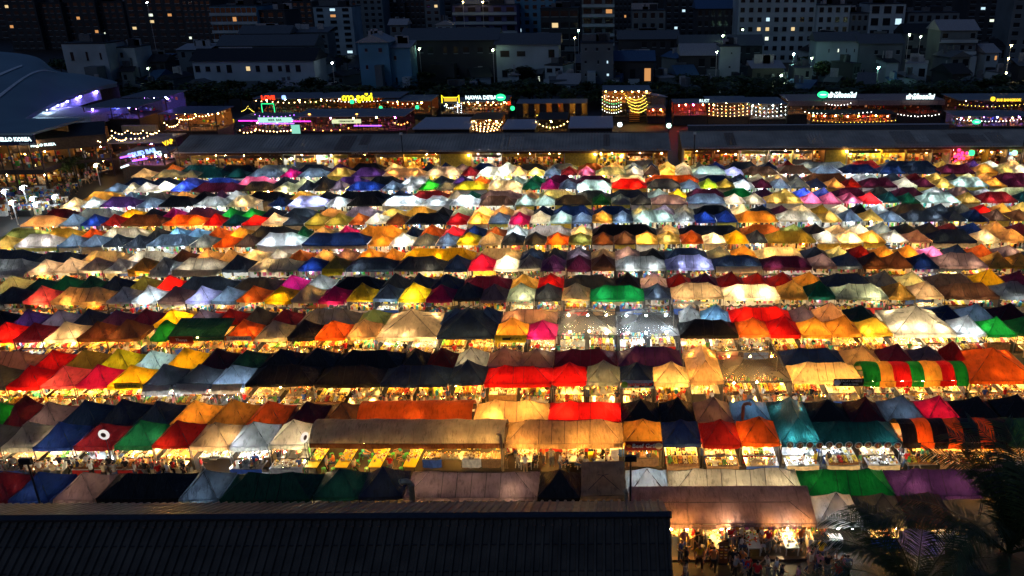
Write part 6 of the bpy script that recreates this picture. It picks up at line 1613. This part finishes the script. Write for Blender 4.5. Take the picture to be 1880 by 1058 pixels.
# ---------------------------------------------------------------- the unlit town behind
TW = [paint('plaster pale', (.32, .41, .44), .85, var=.25, scale=.12), paint('plaster grey', (.12, .155, .17), .85, var=.25, scale=.12), paint('plaster blue', (.09, .25, .36), .85, var=.2, scale=.12), paint('concrete dark', (.03, .036, .042), .85, var=.3, scale=.12), paint('plaster violet', (.08, .085, .19), .85, var=.2, scale=.12)]
ROOFD = [paint('roof dark', (.015, .02, .026), .7), paint('roof grey', (.09, .11, .125), .6), paint('roof pale', (.3, .32, .34), .6), paint('roof blue', (.04, .10, .2), .6)]
WIND = paint('dark window glass', (.012, .016, .022), .15)
WLIT = [glow('lit window warm', (1, .72, .35), .8), glow('lit window pale', (.9, 1, .8), 1.1), glow('lit window cool', (.6, .85, 1), 1.0), glow('lit window orange', (1, .45, .15), .6)]
def house(label, px0, px1, ytop, D, dep, wall, roof='flat', rm=0, floors=None, cols=None, lit=(), name='house', win=(.5, .5), balcony=False, top=True, rz=0.0):
    r = random.Random(int(px0 + D + ytop * 3))
    a, b = W(px0, ytop, D), W(px1, ytop, D)
    h = (b.x - a.x) / 2; z = (a.z + b.z) / 2
    rt = thing(name, label, 'building', ((a.x + b.x) / 2, D, 0), rz)
    mb = MB(); mb.bb((-h, 0, 0), (h, dep, z)); mb.build('wall', TW[wall], rt)
    mb = MB()
    if roof == 'flat':
        mb.bb((-h - .15, -.15, z + .003), (h + .15, dep + .15, z + .3))
        if top: mb.bb((h * .1, dep * .4, z + .303), (h * .55, dep * .8, z + 2.4))
    elif roof == 'gable':
        e = .7; rz_ = min(3.5, dep * .28)
        mb.add([(-h - e, -e, z + .003), (h + e, -e, z + .003), (h + e, dep / 2, z + rz_), (-h - e, dep / 2, z + rz_), (h + e, dep + e, z + .003), (-h - e, dep + e, z + .003)], [(0, 1, 2, 3), (3, 2, 4, 5), (0, 3, 5), (1, 4, 2)])
    elif roof == 'side':
        e = .7; rz_ = min(3.0, h * .5)
        mb.add([(-h - e, -e, z + .003), (0, -e, z + rz_), (0, dep, z + rz_), (-h - e, dep, z + .003), (h + e, -e, z + .003), (h + e, dep, z + .003)], [(0, 1, 2, 3), (1, 4, 5, 2), (0, 4, 1)])
    elif roof == 'shed':
        mb.add([(-h - .5, -.6, z + .1), (h + .5, -.6, z + .1), (h + .5, dep, z + 1.6), (-h - .5, dep, z + 1.6), (h + .5, dep, z), (-h - .5, dep, z)], [(0, 1, 2, 3), (3, 2, 4, 5)])
    mb.build('roof', ROOFD[rm], rt)
    mb = MB()
    for q in range(3): mb.bb((-h + 2 * h * r.random(), dep * .5, z), (-h + 2 * h * r.random(), dep * .5 + .8, z + r.uniform(.8, 3.0))) if roof == 'flat' else mb.bb((h * r.uniform(-.8, .8) - .3, dep * .55, z), (h * r.uniform(-.8, .8) + .3, dep * .55 + .6, z + r.uniform(2.5, 3.8)))
    mb.build('roof_clutter', ROOFD[r.choice((1, 2))], rt)
    if D < 340:
        mb = MB()
        x_ = h * r.uniform(-.7, .3); mb.bb((x_, -r.uniform(2, 5), 0), (x_ + h * r.uniform(.4, .7), -.003, z * r.uniform(.35, .6))); mb.build('annex', TW[r.choice((0, 1, 3))], rt)
    floors = floors or max(1, int(z / 3.4)); cols = cols or max(2, int(h * 2 / 3.2))
    fh = z / floors; fw = 2 * h / cols
    n = 0
    for f in range(floors):
        for c_ in range(cols):
            if n >= 95: break
            cx, cz = -h + fw * (c_ + .5), fh * (f + .55)
            if proj((a.x + h + cx, D, cz))[1] > ytop + 130: continue
            lw, lh = fw * win[0] / 2, fh * win[1] / 2
            i_ = (floors - 1 - f, c_)
            L = i_ in lit or r.random() < (.018 if D < 500 else .008)
            if D < 340 and r.random() < .3: continue
            if D < 340: lw *= r.uniform(.6, 1.25); lh *= r.uniform(.7, 1.15); cx += fw * r.uniform(-.12, .12)
            n += 1
            mb = MB(); mb.bb((cx - lw, -.05, cz - lh), (cx + lw, .0 - .003, cz + lh))
            if L: mb = MB(); mb.bb((cx - lw * .8, -.05, cz - lh * .8), (cx + lw * .8, -.003, cz + lh * .8))
            w__ = mb.build('window', r.choice(WLIT) if L else WIND, rt)
            mb = MB(); mb.bb((cx - lw - .08, -.16, cz - lh - .14), (cx + lw + .08, -.006, cz - lh - .006)); mb.build('sill', TW[0] if wall != 0 else TW[1], w__)
        if balcony:
            mb = MB(); mb.bb((-h, -1.2, fh * f - .1), (h, -.003, fh * f + .12)); mb.bb((-h, -1.2, fh * f + .12), (h, -1.1, fh * f + 1.0)); mb.build('balcony', TW[0 if wall != 0 else 1], rt)
    return rt
# far row of big blocks, left to right
house('dark glass office block with pale floor bands behind the left houses', 384, 470, 12, 350, 22, 2, floors=7, cols=9, win=(.85, .6), balcony=True, name='office_block')
house('dark office block narrow neighbour with side stairs', 470, 522, 20, 352, 18, 3, floors=6, cols=3, name='office_block')
house('tall dark block with three small lit windows at upper left', 225, 330, -14, 430, 20, 3, floors=9, cols=6, lit=((3, 2), (3, 4), (4, 2)), name='apartment_block')
house('dark slab block behind the office block', 330, 384, -10, 420, 20, 3, floors=10, cols=5, name='apartment_block')
house('pale tower with narrow lit pair of windows', 574, 645, 13, 400, 15, 0, floors=8, cols=3, lit=((0, 1), (1, 1)), name='apartment_block')
house('pale rear block right of the pale tower', 650, 700, -12, 440, 15, 1, floors=9, cols=4, name='apartment_block')
house('slim grey tower left of the violet block', 778, 806, -6, 400, 12, 1, floors=9, cols=2, lit=((1, 1),), name='apartment_block')
house('violet toned apartment block with rooftop lamps', 830, 948, 10, 370, 18, 4, floors=6, cols=5, win=(.6, .5), lit=((4, 0),), name='apartment_block', balcony=True)
house('pale blue block with small dark windows right of the violet block', 944, 1018, -8, 385, 15, 2, floors=8, cols=5, lit=((4, 0),), name='apartment_block')
house('dark framed block with column of lit stair windows', 992, 1062, 16, 350, 15, 3, floors=5, cols=4, win=(.8, .5), lit=((1, 1), (2, 1)), name='apartment_block')
house('grey apartment block with regular dark balconies left of the white stub', 1068, 1128, -5, 352, 16, 1, floors=7, cols=3, win=(.7, .5), lit=((1, 2),), name='apartment_block', balcony=True)
house('low pale block with small white tower', 1160, 1222, 20, 360, 14, 1, floors=5, cols=4, name='apartment_block')
house('dark distant block right of the centre', 1222, 1290, -6, 430, 14, 3, floors=9, cols=5, name='apartment_block')
house('wide dark block with blue hipped roof', 1280, 1352, 16, 370, 16, 3, 'gable', 3, floors=5, cols=6, name='apartment_block', lit=((3, 4),))
house('broad pale apartment block with lit stairwell window column', 1357, 1500, -8, 355, 16, 0, floors=7, cols=9, win=(.5, .45), lit=((2, 3), (3, 3), (4, 3), (3, 2), (3, 6)), name='apartment_block')
house('pale narrow apartment block right of the broad block', 1502, 1562, 10, 352, 15, 0, floors=6, cols=4, lit=((3, 3),), name='apartment_block')
house('low grey block between two pale apartment blocks', 1563, 1596, 25, 350, 15, 1, floors=5, cols=3, name='apartment_block')
house('pale apartment block with two dark bay columns and orange window', 1598, 1664, 8, 350, 15, 0, floors=5, cols=3, win=(.62, .6), lit=((3, 1), (3, 0)), name='apartment_block')
house('long low pale block with jagged roof left of the far tower', 1668, 1762, 24, 352, 15, 1, floors=4, cols=6, lit=((2, 1),), name='apartment_block')
house('distant dark tower with few lit windows at right', 1780, 1858, -12, 420, 15, 3, floors=9, cols=4, lit=((2, 1), (4, 2)), name='apartment_block')
house('slim pale tower at the right edge', 1864, 1910, -10, 345, 15, 1, floors=8, cols=2, name='apartment_block')
for i, (px0, px1, yt) in enumerate(((0, 60, -6), (62, 110, 6), (112, 170, -10), (172, 224, 4), (522, 572, 4), (700, 742, 6), (742, 778, -8), (1128, 1160, -8), (1345, 1357, 8))):
    house(f"very dark distant block, {nth(i + 1)} from left along the skyline", px0, px1, yt, 440 + i * 3, 12, 3, floors=8, cols=4, name='apartment_block')
for i in range(14):  # dark blocks added to close the sky gaps
    house(f"unlit hazy block on the horizon, {nth(i + 1)} from the left", -60 + i * 145, 92 + i * 145, -24 - (i * 7 % 12), 520 + i % 3 * 9, 12, 3, floors=9, cols=8, name='apartment_block', top=False)
# nearer houses
house('white two storey house with one square window left of centre dark yard', 112, 192, 81, 262, 11, 0, floors=2, cols=3, win=(.18, .3), name='house')
house('white house annex with stepped front', 196, 246, 88, 268, 10, 0, floors=3, cols=3, win=(.3, .3), name='house')
house('small dim pale house alone in the dark', 275, 302, 113, 272, 7, 3, 'gable', floors=2, cols=2, name='house')
house('long row house with white wall and orange lit window', 352, 575, 112, 265, 12, 0, 'gable', 0, floors=2, cols=12, win=(.45, .4), lit=((0, 4), (0, 5)), name='row_house')
house('small pale roofed house above the long row house', 325, 382, 92, 300, 9, 1, 'shed', 2, floors=3, cols=3, name='house')
house('grey blue roofed house behind the long row house', 400, 575, 84, 300, 12, 1, 'gable', 1, floors=3, cols=8, name='house')
house('low dark house below the office block', 440, 530, 62, 330, 10, 3, 'gable', 1, name='house')
house('dark grey house left of the blue house', 520, 600, 60, 335, 10, 1, 'shed', 1, name='house')
house('blue walled house with one dark window', 656, 712, 78, 268, 12, 2, 'side', 2, floors=3, cols=2, win=(.2, .25), name='house')
house('pale roofed annex of the blue walled house', 712, 752, 88, 270, 9, 2, 'shed', 2, floors=2, cols=2, win=(.2, .25), name='house')
house('small pale house left of the violet block', 715, 745, 46, 345, 8, 1, 'gable', 2, name='house')
house('house with white lit gable near the warehouse', 800, 830, 46, 345, 8, 0, 'side', 2, name='house', lit=((1, 1),))
house('wide unlit warehouse with low pitched roof', 736, 912, 74, 290, 16, 3, 'gable', 1, floors=2, cols=8, win=(.4, .3), name='warehouse')
house('white walled house with dark window band and pale roof edge', 910, 1026, 82, 288, 12, 0, 'gable', 1, floors=2, cols=4, win=(.5, .35), name='house')
house('grey concrete block house with two small lit windows', 1066, 1126, 80, 262, 11, 1, floors=4, cols=3, win=(.2, .25), lit=((1, 2), (2, 2)), name='house')
house('low shed with blue roof right of the concrete block house', 1128, 1200, 112, 268, 10, 3, 'gable', 3, floors=1, cols=3, name='shed', lit=((0, 2),))
house('long unlit low house behind the blue roofed shed', 1136, 1245, 72, 310, 10, 3, 'gable', 1, name='house')
house('long dark house right of the alley with pale ridge', 1250, 1400, 84, 300, 12, 3, 'gable', 1, name='house')
house('stained white gable wall house left of the green lamp', 1322, 1360, 86, 275, 14, 0, floors=3, cols=1, win=(.1, .1), name='house')
house('pitched roof house beside the stained white wall', 1252, 1322, 102, 278, 12, 3, 'gable', 2, name='house')
house('pale roofed lean-to beside the bright white lamp', 1382, 1440, 126, 262, 9, 3, 'shed', 2, floors=1, cols=3, name='shed')
house('patchy pale walled house at the right middle', 1500, 1580, 76, 290, 10, 0, 'gable', 1, floors=2, cols=5, win=(.15, .2), name='house')
house('grey walled house right of the patchy pale one', 1580, 1658, 80, 288, 10, 1, 'gable', 1, floors=2, cols=4, win=(.3, .2), name='house')
house('two storey house with pale balcony band at right', 1728, 1796, 56, 300, 12, 1, 'gable', 2, floors=4, cols=4, win=(.5, .4), name='house', balcony=True)
house('pale low house with dark windows left of the right trees', 1664, 1726, 62, 320, 12, 1, 'gable', 0, name='house')
rt_ = random.Random(5)
q = 0
for i in range(120):
    px = 130 + i % 60 * 30 + rt_.uniform(-12, 12); wd = rt_.uniform(16, 46); D = rt_.uniform(262, 350) if i < 60 else rt_.uniform(240, 300)
    if 640 < px + wd and px < 760: continue
    z = rt_.uniform(3.2, 8.5) if i < 60 else rt_.uniform(2.8, 5); y = proj((XA(px, D, z), D, z))[1]; q += 1
    house(f"unlit small house, {nth(q)} from the left in the dim middle rows", px, px + wd, y, D, 10, rt_.choice((0, 1, 3, 1, 3)), rt_.choice(('gable', 'shed', 'side', 'flat')), rt_.choice((0, 0, 1, 1, 2, 3)), name='house', rz=rt_.uniform(-.5, .5))
# dark trees, none different from the next; front belt added for a black band
for i in range(150):
    px = rt_.uniform(-20, 1900) if i > 90 else -10 + i * 21.3; D = rt_.choice((234, 238, 242, 246, 250, 256, 280, 310, 330) if i > 90 else (233, 237, 241, 245, 250)); 
    if D < 260: hh = rt_.uniform(4.5, 7.8)
    else: hh = rt_.uniform(5, 9)
    if D > 260 and (640 < px < 760): continue
    tree(XA(px, D, 3), D + rt_.uniform(-3, 3), hh, rt_.uniform(7, 13), 'dark leafy tree in the unlit town behind the market', 'dark trees behind the market', i)
# parked cars
def car(m):
    rt = thing('parked_car', 'template', 'car')
    mb = MB(); pr = [(-2.1, .35), (-2.15, .75), (-1.9, .92), (-1.1, 1.0), (-.55, 1.42), (.75, 1.45), (1.5, 1.0), (2.1, .88), (2.15, .4)]
    vs = [(s * (.85 if z < 1.1 else .68), x, z) for s in (-1, 1) for x, z in pr]; n = len(pr)
    mb.add(vs, [(i, i + 1, n + i + 1, n + i) for i in range(n - 1)] + [tuple(range(n))[::-1], tuple(range(n, 2 * n)), (n - 1, 0, n, 2 * n - 1)]); mb.build('body', m, rt, smooth=True, sharp=30)
    mb = MB(); mb.add([(-.64, -.62, 1.36), (.64, -.62, 1.36), (.75, -1.12, 1.03), (-.75, -1.12, 1.03)], [(0, 1, 2, 3)]); mb.v = [(a, b - .03, c + .03) for a, b, c in mb.v]; mb.build('windscreen', WIND, rt)
    for sx in (-1, 1):
        for y in (-1.35, 1.3):
            mb = MB(); mb.lathe((0, 0, -.1), [(.32, 0), (.32, .2)], 12); o = mb.build('wheel', paint('tyre', (.015, .015, .015), .9), rt, (sx * .8, y, .32)); o.rotation_euler.y = math.pi / 2
        mb = MB(); mb.box((sx * .6, -2.13, .68), (.35, .06, .14)); mb.build('headlight', PAL[0], rt)
    return rt
cars = [(car(PAL[0]), [False], 'white'), (car(paint('silver car paint', (.4, .42, .45), .25, .6)), [False], 'silver'), (car(paint('black car paint', (.02, .02, .025), .2)), [False], 'dark')]
cn = {}
for row_, (xa, xb, y, n) in enumerate(((640, 670, 128, 3), (735, 812, 118, 6), (728, 800, 124, 5), (712, 790, 106, 5))):
    for i in range(n):
        src, u, nm = cars[(i * 2 + row_) % 3]; p_ = G(xa + (xb - xa) * i / (n - 1), y, .5)
        cn[nm] = cn.get(nm, 0)
        place(src, u, (p_.x, p_.y, 0), .5, f"{nm} car parked {nth(i + 1)} from the left in the {('small far left', 'middle', 'front', 'rear')[row_]} car row", 'cars parked behind the market')
for o in list(COL.objects):
    if o.parent is None and o.get('label') == 'template':
        for ch in list(o.children): bpy.data.objects.remove(ch)
        bpy.data.objects.remove(o)
# lot and street lamps glowing in the town
tn_ = {}
for i, (px, py, D, k, e) in enumerate(((694, 65, 300, 'g', 40), (795, 71, 300, 'g', 20), (905, 92, 285, 'g', 60), (1055, 70, 300, 'w', 60), (1062, 56, 335, 't', 60), (1363, 55, 335, 'g', 40), (1327, 66, 300, 'g', 40), (1316, 96, 270, 'g', 40),
        (1457, 100, 280, 't', 260), (1434, 139, 255, 'g', 260), (1612, 125, 258, 't', 200), (1669, 64, 310, 'g', 50), (1602, 70, 300, 'w', 40), (1490, 107, 280, 'g', 30), (1134, 95, 285, 'g', 80), (176, 72, 330, 'w', 30), (790, 86, 292, 'c', 90), (770, 90, 280, 'g', 60),
        (850, 4, 368, 'w', 60), (886, 4, 368, 'w', 60), (270, 5, 400, 'c', 60), (1856, 84, 270, 'w', 60), (1851, 108, 262, 'w', 40), (1847, 134, 258, 'w', 40), (610, 116, 268, 'c', 30), (272, 126, 262, 'g', 20), (1690, 68, 300, 'g', 60))):
    lk_ = f"{'greenish' if k in 'gt' else 'pale'} lamp"
    tn_[lk_] = tn_.get(lk_, 0) + 1
    plaza_lamp(f"{nth(i + 1)} of the small glowing lamps in the dark town, a {lk_} {('at left', 'near the middle', 'at right')[min(2, int(px / 640))]}", px, py, D, k, e * 1.3, .28)
